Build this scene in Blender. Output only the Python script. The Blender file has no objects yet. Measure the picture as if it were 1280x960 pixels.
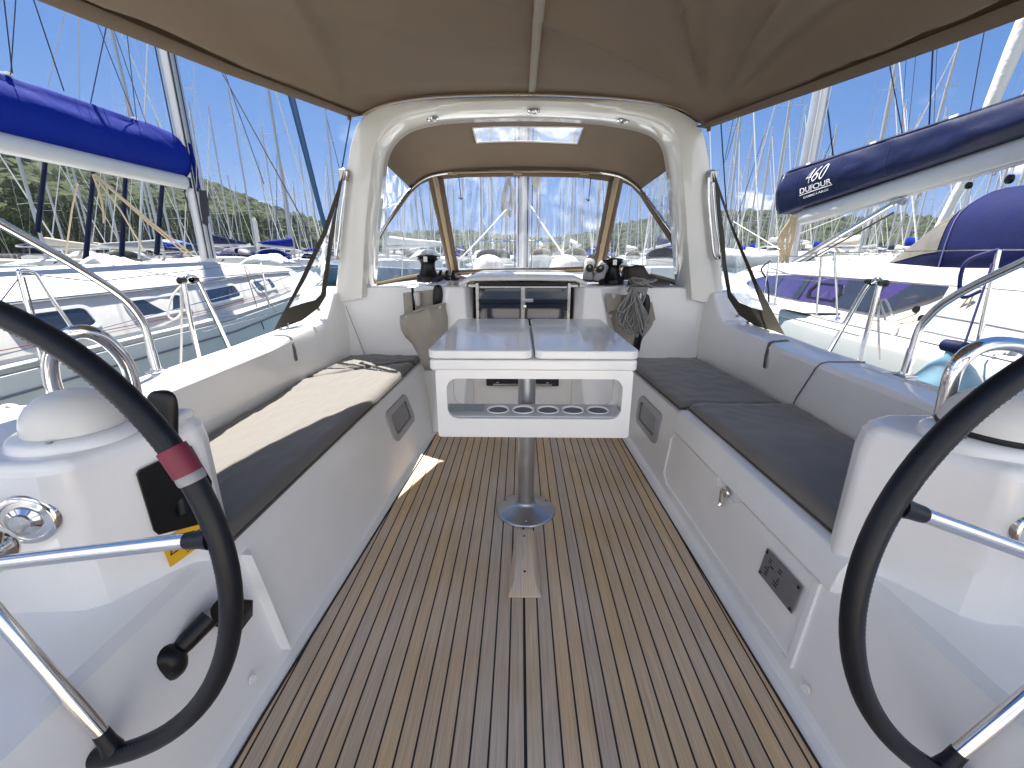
import bpy, bmesh, math, random
import numpy as np
from mathutils import Vector, Matrix, noise
PI = math.pi
R = math.radians
random.seed(7)
scene = bpy.context.scene
C = scene.collection

# ---------------------------------------------------------------- camera
F, CXX, CZ = 540.0, -0.019, 1.15
PITCH = math.atan(161 / F)
YAW = math.atan(10.5 * math.cos(PITCH) / F)
cam = bpy.data.cameras.new('camera')
cam.sensor_fit = 'HORIZONTAL'
cam.sensor_width = 36
cam.lens = 36 * F / 1280
cam.clip_start = 0.02
cam.clip_end = 20000
co = bpy.data.objects.new('camera', cam)
C.objects.link(co)
co.location = (CXX, 0, CZ)
co.rotation_euler = (PI / 2 - PITCH, 0, YAW)
scene.camera = co

# ---------------------------------------------------------------- sky and sun
SUN = Vector((-0.30, 0.40, 1.0)).normalized()      # direction towards the sun
EL = math.asin(SUN.z)
AZ = math.atan2(SUN.x, SUN.y)
world = bpy.data.worlds.new('World')
scene.world = world
world.use_nodes = True
nt = world.node_tree
nt.nodes.clear()
wo = nt.nodes.new('ShaderNodeOutputWorld')
bg = nt.nodes.new('ShaderNodeBackground')
sky = nt.nodes.new('ShaderNodeTexSky')
sky.sky_type = 'NISHITA'
sky.sun_disc = False
sky.sun_elevation = EL
sky.sun_rotation = AZ
sky.air_density = 1.2
sky.dust_density = 0.25
sky.ozone_density = 3.0
bg.inputs['Strength'].default_value = 0.06
# small fair-weather clouds low over the hills: part of the sky itself
tc = nt.nodes.new('ShaderNodeTexCoord')
mp = nt.nodes.new('ShaderNodeMapping')
mp.inputs['Scale'].default_value = (1, 1, 2.2)
nz = nt.nodes.new('ShaderNodeTexNoise')
nz.inputs['Scale'].default_value = 5.5
nz.inputs['Detail'].default_value = 9
nz.inputs['Roughness'].default_value = 0.56
cr = nt.nodes.new('ShaderNodeValToRGB')
cr.color_ramp.elements[0].position = 0.60
cr.color_ramp.elements[1].position = 0.72
sx = nt.nodes.new('ShaderNodeSeparateXYZ')
mr = nt.nodes.new('ShaderNodeMapRange')
mr.inputs['From Min'].default_value = 0.24
mr.inputs['From Max'].default_value = 0.12
mul = nt.nodes.new('ShaderNodeMath')
mul.operation = 'MULTIPLY'
mul.use_clamp = True
mx = nt.nodes.new('ShaderNodeMix')
mx.data_type = 'RGBA'
mx.inputs['B'].default_value = (7.6, 7.5, 7.4, 1)
L = nt.links.new
L(tc.outputs['Generated'], mp.inputs['Vector'])
L(mp.outputs['Vector'], nz.inputs['Vector'])
L(nz.outputs['Fac'], cr.inputs['Fac'])
L(tc.outputs['Generated'], sx.inputs['Vector'])
L(sx.outputs['Z'], mr.inputs['Value'])
L(cr.outputs['Color'], mul.inputs[0])
L(mr.outputs['Result'], mul.inputs[1])
# unseen bright cloud bank added behind the camera to light the shaded aft faces
by = nt.nodes.new('ShaderNodeMapRange')
by.interpolation_type = 'SMOOTHSTEP'
by.inputs['From Min'].default_value = -0.05
by.inputs['From Max'].default_value = -0.45
bz = nt.nodes.new('ShaderNodeMapRange')
bz.interpolation_type = 'SMOOTHSTEP'
bz.inputs['From Min'].default_value = 0.80
bz.inputs['From Max'].default_value = 0.45
bn = nt.nodes.new('ShaderNodeMapRange')
bn.inputs['From Min'].default_value = 0.36
bn.inputs['From Max'].default_value = 0.52
bm1 = nt.nodes.new('ShaderNodeMath')
bm1.operation = 'MULTIPLY'
bm2 = nt.nodes.new('ShaderNodeMath')
bm2.operation = 'MULTIPLY'
bmx = nt.nodes.new('ShaderNodeMath')
bmx.operation = 'MAXIMUM'
L(sx.outputs['Y'], by.inputs['Value'])
L(sx.outputs['Z'], bz.inputs['Value'])
L(nz.outputs['Fac'], bn.inputs['Value'])
L(by.outputs['Result'], bm1.inputs[0])
L(bz.outputs['Result'], bm1.inputs[1])
L(bm1.outputs[0], bm2.inputs[0])
L(bn.outputs['Result'], bm2.inputs[1])
L(mul.outputs[0], bmx.inputs[0])
L(bm2.outputs[0], bmx.inputs[1])
L(bmx.outputs[0], mx.inputs['Factor'])
hs = nt.nodes.new('ShaderNodeHueSaturation')
hs.inputs['Saturation'].default_value = 1.15
hs.inputs['Value'].default_value = .5
sm = nt.nodes.new('ShaderNodeMix')
sm.data_type = 'RGBA'
sm.inputs['Factor'].default_value = .88
sm.inputs['B'].default_value = (0.19, 0.80, 2.35, 1)
L(sky.outputs['Color'], hs.inputs['Color'])
L(hs.outputs['Color'], sm.inputs['A'])
L(sm.outputs['Result'], mx.inputs['A'])
L(mx.outputs['Result'], bg.inputs['Color'])
L(bg.outputs['Background'], wo.inputs['Surface'])
sl = bpy.data.lights.new('sun', 'SUN')
sl.energy = 3.5
sl.angle = R(0.5)
sl.color = (1.0, 0.955, 0.88)
so = bpy.data.objects.new('sun', sl)
C.objects.link(so)
so.rotation_euler = SUN.to_track_quat('Z', 'Y').to_euler()
so.location = (0, 0, 30)
scene.view_settings.view_transform = 'Standard'
scene.view_settings.look = 'None'
scene.view_settings.gamma = 1
scene.view_settings.exposure = 2.2
cy = scene.cycles
cy.use_denoising = True
cy.max_bounces = 10
cy.diffuse_bounces = 7
cy.glossy_bounces = 4
cy.transmission_bounces = 8
cy.transparent_max_bounces = 24
cy.sample_clamp_indirect = 6
cy.caustics_reflective = False
cy.caustics_refractive = False


# ---------------------------------------------------------------- helpers
def at(px, py, X=None, Y=None, Z=None):
    """A point of the photograph put on a plane of the real place (metres)."""
    a, b = (px - 640) / F, -(py - 480) / F
    sp, cp, sy, cyw = math.sin(PITCH), math.cos(PITCH), math.sin(YAW), math.cos(YAW)
    d = Vector((-sy * cp, cyw * cp, -sp)) + a * Vector((cyw, sy, 0)) + b * Vector((-sy * sp, cyw * sp, cp))
    if X is not None:
        t = (X - CXX) / d.x
    elif Y is not None:
        t = Y / d.y
    else:
        t = (Z - CZ) / d.z
    return Vector((CXX, 0, CZ)) + t * d


def lerp(a, b, t):
    return a + (b - a) * t


def interp(xs, ys, x):
    return float(np.interp(x, xs, ys))


def smooth_path(pts, n=8, closed=False):
    """Catmull-Rom through the points."""
    P = [Vector(p) for p in pts]
    m = len(P)
    out = []
    rng = range(m) if closed else range(m - 1)
    for i in rng:
        if closed:
            a, b, c, d = P[(i - 1) % m], P[i], P[(i + 1) % m], P[(i + 2) % m]
        else:
            a, b, c, d = P[max(i - 1, 0)], P[i], P[i + 1], P[min(i + 2, m - 1)]
        for k in range(n):
            t = k / n
            out.append(0.5 * ((2 * b) + (c - a) * t + (2 * a - 5 * b + 4 * c - d) * t * t + (3 * b - a - 3 * c + d) * t ** 3))
    if not closed:
        out.append(P[-1])
    return out


class MB:
    def __init__(s):
        s.v = []
        s.f = []

    def add(s, vs, fs):
        n = len(s.v)
        s.v += [tuple(v) for v in vs]
        s.f += [tuple(n + i for i in f) for f in fs]
        return s

    def box(s, c, size, rz=0, rx=0, ry=0):
        m = Matrix.Rotation(rz, 3, 'Z') @ Matrix.Rotation(ry, 3, 'Y') @ Matrix.Rotation(rx, 3, 'X')
        c = Vector(c)
        vs = [c + m @ Vector((x * size[0] / 2, y * size[1] / 2, z * size[2] / 2)) for x in (-1, 1) for y in (-1, 1) for z in (-1, 1)]
        return s.add(vs, [(0, 1, 3, 2), (4, 6, 7, 5), (0, 4, 5, 1), (2, 3, 7, 6), (0, 2, 6, 4), (1, 5, 7, 3)])

    def tube(s, path, r, n=10, closed=False, caps=True, flat=1.0):
        P = [Vector(p) for p in path]
        m = len(P)
        rs = r if hasattr(r, '__len__') else [r] * m
        vs = []
        up = None
        for i in range(m):
            if closed:
                t = P[(i + 1) % m] - P[(i - 1) % m]
            else:
                t = P[min(i + 1, m - 1)] - P[max(i - 1, 0)]
            if t.length < 1e-9:
                t = Vector((0, 0, 1))
            t.normalize()
            if up is None:
                up = Vector((0, 0, 1)) if abs(t.z) < .9 else Vector((1, 0, 0))
            a = t.cross(up)
            if a.length < 1e-6:
                a = t.cross(Vector((0, 1, 0)))
            a.normalize()
            b = a.cross(t).normalized()
            up = b
            for k in range(n):
                w = 2 * PI * k / n
                vs.append(P[i] + rs[i] * (math.cos(w) * a + math.sin(w) * b * flat))
        fs = []
        for i in range(m if closed else m - 1):
            j = (i + 1) % m
            for k in range(n):
                k2 = (k + 1) % n
                fs.append((i * n + k, i * n + k2, j * n + k2, j * n + k))
        if caps and not closed:
            fs.append(tuple(range(n)))
            fs.append(tuple((m - 1) * n + k for k in range(n)))
        return s.add(vs, fs)

    def lathe(s, prof, c=(0, 0, 0), n=32, axis=None, cap=False):
        """prof: (radius, height) pairs; axis: direction of height."""
        q = Vector((0, 0, 1)).rotation_difference(Vector(axis)) if axis is not None else None
        c = Vector(c)
        vs = []
        for (r, h) in prof:
            for k in range(n):
                w = 2 * PI * k / n
                p = Vector((r * math.cos(w), r * math.sin(w), h))
                if q:
                    p = q @ p
                vs.append(c + p)
        m = len(prof)
        fs = [(i * n + k, i * n + (k + 1) % n, (i + 1) * n + (k + 1) % n, (i + 1) * n + k) for i in range(m - 1) for k in range(n)]
        if cap:
            fs += [tuple(range(n)), tuple((m - 1) * n + k for k in range(n))]
        return s.add(vs, fs)

    def grid(s, fn, nu, nv):
        vs = [fn(i / nu, j / nv) for i in range(nu + 1) for j in range(nv + 1)]
        fs = [(i * (nv + 1) + j, (i + 1) * (nv + 1) + j, (i + 1) * (nv + 1) + j + 1, i * (nv + 1) + j + 1) for i in range(nu) for j in range(nv)]
        return s.add(vs, fs)

    def loft(s, rings, closed=True, caps=True):
        n = len(rings[0])
        vs = [p for r in rings for p in r]
        fs = []
        for i in range(len(rings) - 1):
            for k in range(n if closed else n - 1):
                k2 = (k + 1) % n
                fs.append((i * n + k, i * n + k2, (i + 1) * n + k2, (i + 1) * n + k))
        if caps and closed:
            fs.append(tuple(range(n)))
            fs.append(tuple((len(rings) - 1) * n + k for k in range(n)))
        return s.add(vs, fs)

    def prism(s, pts, off):
        """A flat outline pushed along off."""
        a = [Vector(p) for p in pts]
        b = [p + Vector(off) for p in a]
        return s.loft([a, b])

    def ring(s, outer, inner, off):
        """Outline with a hole (same number of points), with thickness."""
        n = len(outer)
        o = [Vector(p) for p in outer]
        i = [Vector(p) for p in inner]
        d = Vector(off)
        vs = o + i + [p + d for p in o] + [p + d for p in i]
        fs = []
        for k in range(n):
            j = (k + 1) % n
            fs += [(k, j, n + j, n + k), (2 * n + k, 3 * n + k, 3 * n + j, 2 * n + j), (k, 2 * n + k, 2 * n + j, j), (n + k, n + j, 3 * n + j, 3 * n + k)]
        return s.add(vs, fs)

    def build(s, name, m, parent=None, bevel=0, seg=2, solid=0, sub=0, angle=38, smooth=True):
        me = bpy.data.meshes.new(name)
        me.from_pydata(s.v, [], s.f)
        bm = bmesh.new()
        bm.from_mesh(me)
        bmesh.ops.recalc_face_normals(bm, faces=bm.faces)
        if smooth:
            lim = R(angle)
            for f in bm.faces:
                f.smooth = True
            for e in bm.edges:
                if len(e.link_faces) == 2 and e.calc_face_angle(0) > lim:
                    e.smooth = False
        bm.to_mesh(me)
        bm.free()
        me.materials.append(m)
        o = bpy.data.objects.new(name, me)
        C.objects.link(o)
        if parent is not None:
            o.parent = parent
            if parent.type == 'EMPTY':
                o.location = -parent.location
            else:
                o.location = (0, 0, 0)
        if solid:
            md = o.modifiers.new('solid', 'SOLIDIFY')
            md.thickness = solid
            md.offset = 0
        if bevel:
            md = o.modifiers.new('bevel', 'BEVEL')
            md.width = bevel
            md.segments = seg
            md.limit_method = 'ANGLE'
            md.angle_limit = R(30)
            md.harden_normals = True
        if sub:
            md = o.modifiers.new('sub', 'SUBSURF')
            md.levels = sub
            md.render_levels = sub
        return o


def tag(o, label=None, cat=None, group=None, kind=None):
    if label:
        o['label'] = label
    if cat:
        o['category'] = cat
    if group:
        o['group'] = group
    if kind:
        o['kind'] = kind
    return o


def thing(name, loc, label, cat, group=None):
    o = bpy.data.objects.new(name, None)
    C.objects.link(o)
    o.location = loc
    return tag(o, label, cat, group)


# ---------------------------------------------------------------- materials
def mat(name, col, rough=0.5, metal=0.0, coat=0.0, var=0.0, vscale=6.0, bump=0.0, bscale=60.0, sheen=0.0, spec=0.5, trans=0.0, bdist=0.004, stretch=None):
    m = bpy.data.materials.new(name)
    m.use_nodes = True
    t = m.node_tree
    b = t.nodes['Principled BSDF']
    b.inputs['Base Color'].default_value = (*col, 1)
    b.inputs['Roughness'].default_value = rough
    b.inputs['Metallic'].default_value = metal
    b.inputs['Coat Weight'].default_value = coat
    b.inputs['Coat Roughness'].default_value = 0.06
    b.inputs['Sheen Weight'].default_value = sheen
    b.inputs['Specular IOR Level'].default_value = spec
    if var or bump:
        g = t.nodes.new('ShaderNodeTexCoord')
        mpn = t.nodes.new('ShaderNodeMapping')
        if stretch:
            mpn.inputs['Scale'].default_value = stretch
        t.links.new(g.outputs['Object'], mpn.inputs['Vector'])
    if var:
        n = t.nodes.new('ShaderNodeTexNoise')
        n.inputs['Scale'].default_value = vscale
        n.inputs['Detail'].default_value = 6
        n.inputs['Roughness'].default_value = .62
        t.links.new(mpn.outputs['Vector'], n.inputs['Vector'])
        r = t.nodes.new('ShaderNodeValToRGB')
        r.color_ramp.elements[0].position = .3
        r.color_ramp.elements[1].position = .72
        r.color_ramp.elements[0].color = (*[c * (1 - var) for c in col], 1)
        r.color_ramp.elements[1].color = (*[min(1, c * (1 + var)) for c in col], 1)
        t.links.new(n.outputs['Fac'], r.inputs['Fac'])
        t.links.new(r.outputs['Color'], b.inputs['Base Color'])
        rr = t.nodes.new('ShaderNodeMapRange')
        rr.inputs['To Min'].default_value = max(0.02, rough * .75)
        rr.inputs['To Max'].default_value = min(1, rough * 1.3)
        t.links.new(n.outputs['Fac'], rr.inputs['Value'])
        t.links.new(rr.outputs['Result'], b.inputs['Roughness'])
    if bump:
        n2 = t.nodes.new('ShaderNodeTexNoise')
        n2.inputs['Scale'].default_value = bscale
        n2.inputs['Detail'].default_value = 4
        t.links.new(mpn.outputs['Vector'], n2.inputs['Vector'])
        bp = t.nodes.new('ShaderNodeBump')
        bp.inputs['Strength'].default_value = bump
        bp.inputs['Distance'].default_value = bdist
        t.links.new(n2.outputs['Fac'], bp.inputs['Height'])
        t.links.new(bp.outputs['Normal'], b.inputs['Normal'])
    if trans:
        tr = t.nodes.new('ShaderNodeBsdfTranslucent')
        tr.inputs['Color'].default_value = (*[min(1, c * 1.25) for c in col], 1)
        ms = t.nodes.new('ShaderNodeMixShader')
        ms.inputs[0].default_value = trans
        out = t.nodes['Material Output']
        t.links.new(b.outputs[0], ms.inputs[1])
        t.links.new(tr.outputs[0], ms.inputs[2])
        t.links.new(ms.outputs[0], out.inputs['Surface'])
    return m


def vinyl_mat(name, milk=0.12, tint=(0.93, 0.96, 1.0), wr=0.6, scale=7, stretch=(1, 1, .35), wrinkle=0.0):
    """Clear window vinyl: mostly see-through, wrinkled sheen, faint milky film."""
    m = bpy.data.materials.new(name)
    m.use_nodes = True
    t = m.node_tree
    t.nodes.clear()
    out = t.nodes.new('ShaderNodeOutputMaterial')
    tp = t.nodes.new('ShaderNodeBsdfTransparent')
    tp.inputs['Color'].default_value = (*tint, 1)
    gl = t.nodes.new('ShaderNodeBsdfGlossy')
    gl.inputs['Roughness'].default_value = 0.08
    df = t.nodes.new('ShaderNodeBsdfTranslucent')
    df.inputs['Color'].default_value = (.85, .88, .9, 1)
    g = t.nodes.new('ShaderNodeTexCoord')
    mp_ = t.nodes.new('ShaderNodeMapping')
    mp_.inputs['Scale'].default_value = stretch
    n = t.nodes.new('ShaderNodeTexNoise')
    n.inputs['Scale'].default_value = scale
    n.inputs['Detail'].default_value = 5
    n.inputs['Distortion'].default_value = 1.6
    bp = t.nodes.new('ShaderNodeBump')
    bp.inputs['Strength'].default_value = wr
    bp.inputs['Distance'].default_value = .02
    lw_ = t.nodes.new('ShaderNodeLayerWeight')
    lw_.inputs['Blend'].default_value = .5
    pw = t.nodes.new('ShaderNodeMath')
    pw.operation = 'POWER'
    pw.inputs[1].default_value = 4.0
    fr = t.nodes.new('ShaderNodeMath')
    fr.operation = 'MULTIPLY_ADD'
    fr.inputs[1].default_value = .75
    fr.inputs[2].default_value = .05
    t.links.new(lw_.outputs['Facing'], pw.inputs[0])
    t.links.new(pw.outputs[0], fr.inputs[0])
    rp = t.nodes.new('ShaderNodeValToRGB')
    rp.color_ramp.elements[0].position = .46
    rp.color_ramp.elements[0].color = (milk * .35,) * 3 + (1,)
    rp.color_ramp.elements[1].position = .62
    rp.color_ramp.elements[1].color = (milk + wrinkle,) * 3 + (1,)
    m1 = t.nodes.new('ShaderNodeMixShader')
    m2 = t.nodes.new('ShaderNodeMixShader')
    k = t.links.new
    k(g.outputs['Object'], mp_.inputs['Vector'])
    k(mp_.outputs['Vector'], n.inputs['Vector'])
    k(n.outputs['Fac'], bp.inputs['Height'])
    k(bp.outputs['Normal'], gl.inputs['Normal'])
    k(bp.outputs['Normal'], lw_.inputs['Normal'])
    k(n.outputs['Fac'], rp.inputs['Fac'])
    k(rp.outputs['Color'], m1.inputs[0])
    k(tp.outputs[0], m1.inputs[1])
    k(df.outputs[0], m1.inputs[2])
    k(fr.outputs[0], m2.inputs[0])
    k(m1.outputs[0], m2.inputs[1])
    k(gl.outputs[0], m2.inputs[2])
    k(m2.outputs[0], out.inputs['Surface'])
    return m


def teak_mat(name, pitch=0.0446, caulk=True, base=(.63, .435, .235)):
    m = bpy.data.materials.new(name)
    m.use_nodes = True
    t = m.node_tree
    b = t.nodes['Principled BSDF']
    k = t.links.new

    def N(ty, **kw):
        nd = t.nodes.new(ty)
        for a, v in kw.items():
            setattr(nd, a, v)
        return nd

    def M(op, a, bb=None):
        nd = N('ShaderNodeMath', operation=op)
        for i, v in enumerate((a, bb)):
            if v is None:
                continue
            if isinstance(v, (int, float)):
                nd.inputs[i].default_value = v
            else:
                k(v, nd.inputs[i])
        return nd.outputs[0]
    g = N('ShaderNodeTexCoord')
    s = N('ShaderNodeSeparateXYZ')
    k(g.outputs['Object'], s.inputs[0])
    u = M('DIVIDE', s.outputs['X'], pitch)
    fl = M('FLOOR', u)
    fr = M('SUBTRACT', u, fl)
    edge = M('MINIMUM', fr, M('SUBTRACT', 1.0, fr))
    w = M('MULTIPLY', edge, pitch)
    # centre seam is wider than the rest
    cen = M('LESS_THAN', M('ABSOLUTE', s.outputs['X']), 0.0042)
    line = M('MAXIMUM', M('LESS_THAN', w, 0.0026), cen)
    wn = N('ShaderNodeTexWhiteNoise', noise_dimensions='1D')
    k(fl, wn.inputs['W'])
    cx = N('ShaderNodeCombineXYZ')
    k(M('MULTIPLY', s.outputs['X'], 130.0), cx.inputs[0])
    k(M('ADD', M('MULTIPLY', s.outputs['Y'], 3.0), M('MULTIPLY', wn.outputs['Value'], 40.0)), cx.inputs[1])
    k(M('MULTIPLY', wn.outputs['Value'], 90.0), cx.inputs[2])
    n = N('ShaderNodeTexNoise')
    n.inputs['Scale'].default_value = 1.6
    n.inputs['Detail'].default_value = 7
    n.inputs['Roughness'].default_value = .65
    n.inputs['Distortion'].default_value = .35
    k(cx.outputs[0], n.inputs['Vector'])
    rp = N('ShaderNodeValToRGB')
    rp.color_ramp.elements[0].position = .28
    rp.color_ramp.elements[1].position = .75
    rp.color_ramp.elements[0].color = (*[c * .76 for c in base], 1)
    rp.color_ramp.elements[1].color = (*[c * 1.22 for c in base], 1)
    k(n.outputs['Fac'], rp.inputs['Fac'])
    # weathering: grey patches in the middle
    n3 = N('ShaderNodeTexNoise')
    n3.inputs['Scale'].default_value = 2.3
    n3.inputs['Detail'].default_value = 4
    k(g.outputs['Object'], n3.inputs['Vector'])
    hsv = N('ShaderNodeHueSaturation')
    k(rp.outputs['Color'], hsv.inputs['Color'])
    k(M('ADD', M('MULTIPLY', wn.outputs['Value'], 0.18), M('ADD', .72, M('MULTIPLY', n3.outputs['Fac'], .38))), hsv.inputs['Value'])
    k(M('ADD', M('MULTIPLY', wn.outputs['Value'], 0.3), M('MULTIPLY', M('SUBTRACT', 1.25, n3.outputs['Fac']), .85)), hsv.inputs['Saturation'])
    mxx = N('ShaderNodeMix', data_type='RGBA')
    mxx.inputs['B'].default_value = (.008, .008, .009, 1)
    k(hsv.outputs[0], mxx.inputs['A'])
    if caulk:
        k(line, mxx.inputs['Factor'])
    else:
        mxx.inputs['Factor'].default_value = 0
    k(mxx.outputs['Result'], b.inputs['Base Color'])
    b.inputs['Roughness'].default_value = .62
    bp = N('ShaderNodeBump')
    bp.inputs['Strength'].default_value = .25
    bp.inputs['Distance'].default_value = .0015
    k(M('SUBTRACT', n.outputs['Fac'], M('MULTIPLY', line, 1.5 if caulk else 0)), bp.inputs['Height'])
    k(bp.outputs['Normal'], b.inputs['Normal'])
    return m


GEL = mat('white_gelcoat', (.86, .86, .85), .24, coat=.5, var=.035, vscale=3, bump=.05, bscale=3, bdist=.02)
GELW = mat('arch_gelcoat', (.72, .71, .66), .16, coat=.9, var=.03, vscale=4, bump=.12, bscale=2.2, bdist=.03)
DECK = mat('nonskid_deck', (.44, .435, .42), .55, var=.05, vscale=9, bump=.3, bscale=400, bdist=.001)
HULLW = mat('hull_white', (.60, .61, .60), .2, coat=.6, var=.04, vscale=1.5)
STEEL = mat('stainless_steel', (.74, .73, .72), .1, 1.0, var=.03, vscale=30)
STEEL2 = mat('worn_stainless', (.40, .39, .37), .25, 1.0, var=.08, vscale=40)
ALU = mat('brushed_aluminium', (.50, .51, .52), .36, 1.0, var=.05, vscale=20)
MASTM = mat('anodised_mast', (.52, .53, .54), .42, .55, var=.06, vscale=5)
MASTF = mat('far_mast_grey', (.34, .35, .36), .5, .2)
BLACK = mat('black_plastic', (.006, .006, .007), .35, spec=.35, var=.1, vscale=20)
LEATHER = mat('black_wheel_leather', (.0055, .007, .011), .40, spec=.3, var=.25, vscale=60, bump=.25, bscale=500, bdist=.0006)
RUBBER = mat('dark_rubber', (.02, .02, .022), .7)
CANVAS = mat('taupe_canvas', (.180, .136, .096), .85, var=.12, vscale=2.2, bump=.6, bscale=420, bdist=.0014, trans=.22)
HEM = mat('taupe_hem', (.12, .084, .054), .85, var=.06, vscale=10, bump=.3, bscale=600, bdist=.001)
TAN = mat('tan_zip_tape', (.38, .29, .18), .75, var=.06, vscale=30)
OLIVE = mat('dark_olive_canvas', (.045, .040, .030), .85, var=.1, vscale=12, bump=.3, bscale=500, bdist=.001)
CUSH = mat('sunlit_cushion_cloth', (.118, .108, .096), .92, var=.09, vscale=7, bump=.35, bscale=700, bdist=.0008, sheen=.25)  # copy of the seat cloth toned for the sunlit port bench
CUSH_SHADED = mat('shaded_cushion_cloth', (.165, .150, .136), .9, var=.16, vscale=6, bump=.35, bscale=700, bdist=.0008, sheen=.25)  # same cloth, its colour lightened against the shade on the starboard bench
PIPE = mat('cushion_piping', (.06, .055, .05), .9)
BAGM = mat('stone_canvas_bag', (.34, .315, .27), .9, var=.08, vscale=9, bump=.35, bscale=500, bdist=.001)
ROPEG = mat('grey_rope', (.24, .24, .235), .9, var=.45, vscale=150, bump=.6, bscale=300, bdist=.002)
ROPEW = mat('white_rope', (.62, .60, .55), .9, var=.15, vscale=120, bump=.6, bscale=260, bdist=.002)
ROPET = mat('tan_rope', (.42, .34, .23), .9, var=.2, vscale=90, bump=.5, bscale=200, bdist=.002)
ROPED = mat('dark_rope', (.03, .03, .04), .9)
ROPEN = mat('navy_rope', (.01, .015, .09), .8)
SMOKE = mat('smoked_acrylic', (.004, .010, .028), .06, coat=1.0)
DARKGL = mat('dark_window_glass', (.02, .022, .028), .08, coat=1.0, var=.2, vscale=3)
PURPLE = mat('tinted_window_glass', (.035, .022, .085), .08, coat=1.0, var=.25, vscale=2)
YELLOW = mat('yellow_sticker', (.72, .40, .015), .4)
RED = mat('red_tape', (.15, .012, .03), .5, var=.2, vscale=40)
NAVY = mat('navy_sail_canvas', (.004, .008, .042), .5, coat=.05, spec=.2, var=.12, vscale=2.5, bump=.5, bscale=3.0, bdist=.03)
BLUE = mat('royal_blue_canvas', (.0008, .014, .20), .8, spec=.12, var=.1, vscale=2.5, bump=.5, bscale=4.0, bdist=.04)
NAVYH = mat('navy_hood_canvas', (.006, .010, .060), .8, spec=.15, var=.08, vscale=4, bump=.25, bscale=6, bdist=.03)
TEALB = mat('dark_teal_sailcloth', (.005, .05, .12), .7)
WHITE = mat('white_paint', (.8, .8, .79), .4)
CLOTHW = mat('white_sailcloth', (.60, .59, .565), .8, var=.05, vscale=4, bump=.6, bscale=5, bdist=.05)
BOOMW = mat('painted_boom_grey', (.48, .485, .475), .35, coat=.3, var=.04, vscale=2)
PLATEM = mat('grey_data_plate', (.20, .205, .21), .45, .3, var=.1, vscale=60)
INK = mat('black_print', (.01, .01, .01), .6)
LINEM = mat('grey_hull_line', (.16, .16, .2), .5)
REDL = mat('red_hull_line', (.16, .03, .035), .5)
SHADOWGAP = mat('slot_shade', (.03, .032, .036), .8)
FENDER = mat('pale_blue_fender', (.13, .25, .33), .45, var=.1, vscale=8)
SHOEG = mat('grey_canvas_shoe', (.36, .36, .37), .85, var=.12, vscale=40)
SHOEB = mat('brown_black_boot', (.035, .026, .024), .6, var=.4, vscale=16)
SOLEM = mat('shoe_sole', (.10, .09, .085), .8)
DOME = mat('white_plastic_dome', (.70, .69, .65), .38, coat=.2, var=.03, vscale=10)
LAMPG = mat('spotlight_lens', (.5, .5, .48), .15, coat=1)
VINYL = vinyl_mat('clear_vinyl', milk=.035, wr=.35, scale=5, wrinkle=.05, stretch=(2.2, 1, .5))
HATCHV = vinyl_mat('cloudy_hatch_vinyl', milk=.16, tint=(.72, .73, .74), wr=.3, scale=3, wrinkle=.06)
VINYLW = vinyl_mat('wrinkled_clear_vinyl', milk=.16, wr=1.0, scale=6.5, wrinkle=.45, stretch=(1.8, 1.8, .8))
TANV = mat('tan_tinted_vinyl', (.17, .15, .115), .25, coat=.6, var=.2, vscale=5)
TEAK = teak_mat('teak_planking')
TEAKB = teak_mat('bare_teak_block', pitch=.011, caulk=False, base=(.66, .48, .30))


# ================================================================ OUR YACHT
yacht = thing('sailing_yacht', (0, 0, 0), 'white yacht we stand in, open teak-floored cockpit seen from its stern', 'sailing yacht')


def sole_half(y, s):
    return interp([-1.4, .72, 2.65, 3.1], [.73, .69, .578 if s < 0 else .648, .56 if s < 0 else .625], y)


# teak sole
m = MB()
m.add([(-sole_half(-1.4, -1), -1.4, 0), (sole_half(-1.4, 1), -1.4, 0), (.69, .72, 0), (.648, 2.65, 0), (.64, 2.86, 0), (-.57, 2.86, 0), (-.578, 2.65, 0), (-.69, .72, 0)],
      [(0, 1, 2, 7), (7, 2, 3, 6), (6, 3, 4, 5)])
m.build('teak_sole', TEAK, yacht)
m = MB().box((0, .3, -.03), (2.2, 5.6, .05))
m.build('cockpit_floor', GEL, yacht)
# black caulk margin round the planks and hatch joint
m = MB()
for s in (-1, 1):
    pa = [(s * sole_half(y, s), y, 0.001) for y in np.linspace(-1.4, 2.66, 12)]
    m.tube(pa, .004, 5)
m.build('edge_caulking', RUBBER, yacht)


def coam(y, s):
    """Cross-section of bench, backrest, coaming and topside at station y."""
    we = sole_half(y, s)
    sf = interp([-1.4, .95, 2.93, 3.2], [.86, .80, .73, .72], y)
    so_ = interp([-1.4, .9, 2.4, 3.1], [1.22, 1.262, 1.30, 1.245], y)
    zt = interp([-1.4, 2.60, 2.88, 2.94, 3.01, 3.2], [.705, .706, .725, .80, .905, .935], y)
    xt = interp([-1.4, .9, 2.2, 2.45, 2.8, 3.0, 3.2], [1.235, 1.272, 1.312, 1.345, 1.345, 1.31, 1.28], y)
    xo = xt + interp([-1.4, 2.5, 3.2], [.18, .19, .24], y)
    dz = max(0, zt - .705)
    pts = [(we - .01, -.004), (we + .034, .004), (we + .046, .022), (sf - .03, .29), (sf - .012, .375), (sf, .405), (sf + .022, .42), (so_ - .004, .42),
           (so_ + .004, .437), (so_ + .004, .50 + dz * .3), (xt - .018, zt - .028), (xt - .007, zt - .008), (xt + .012, zt), (xo - .02, zt), (xo + .004, zt - .012), (xo + .035, zt - .13), (xo + .05, .54), (xo + .20, .52),
           (xo + .225, .48), (xo + .19, -.2), (xo + .12, -.62)]
    return [Vector((s * x, y, z)) for x, z in pts]


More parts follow.
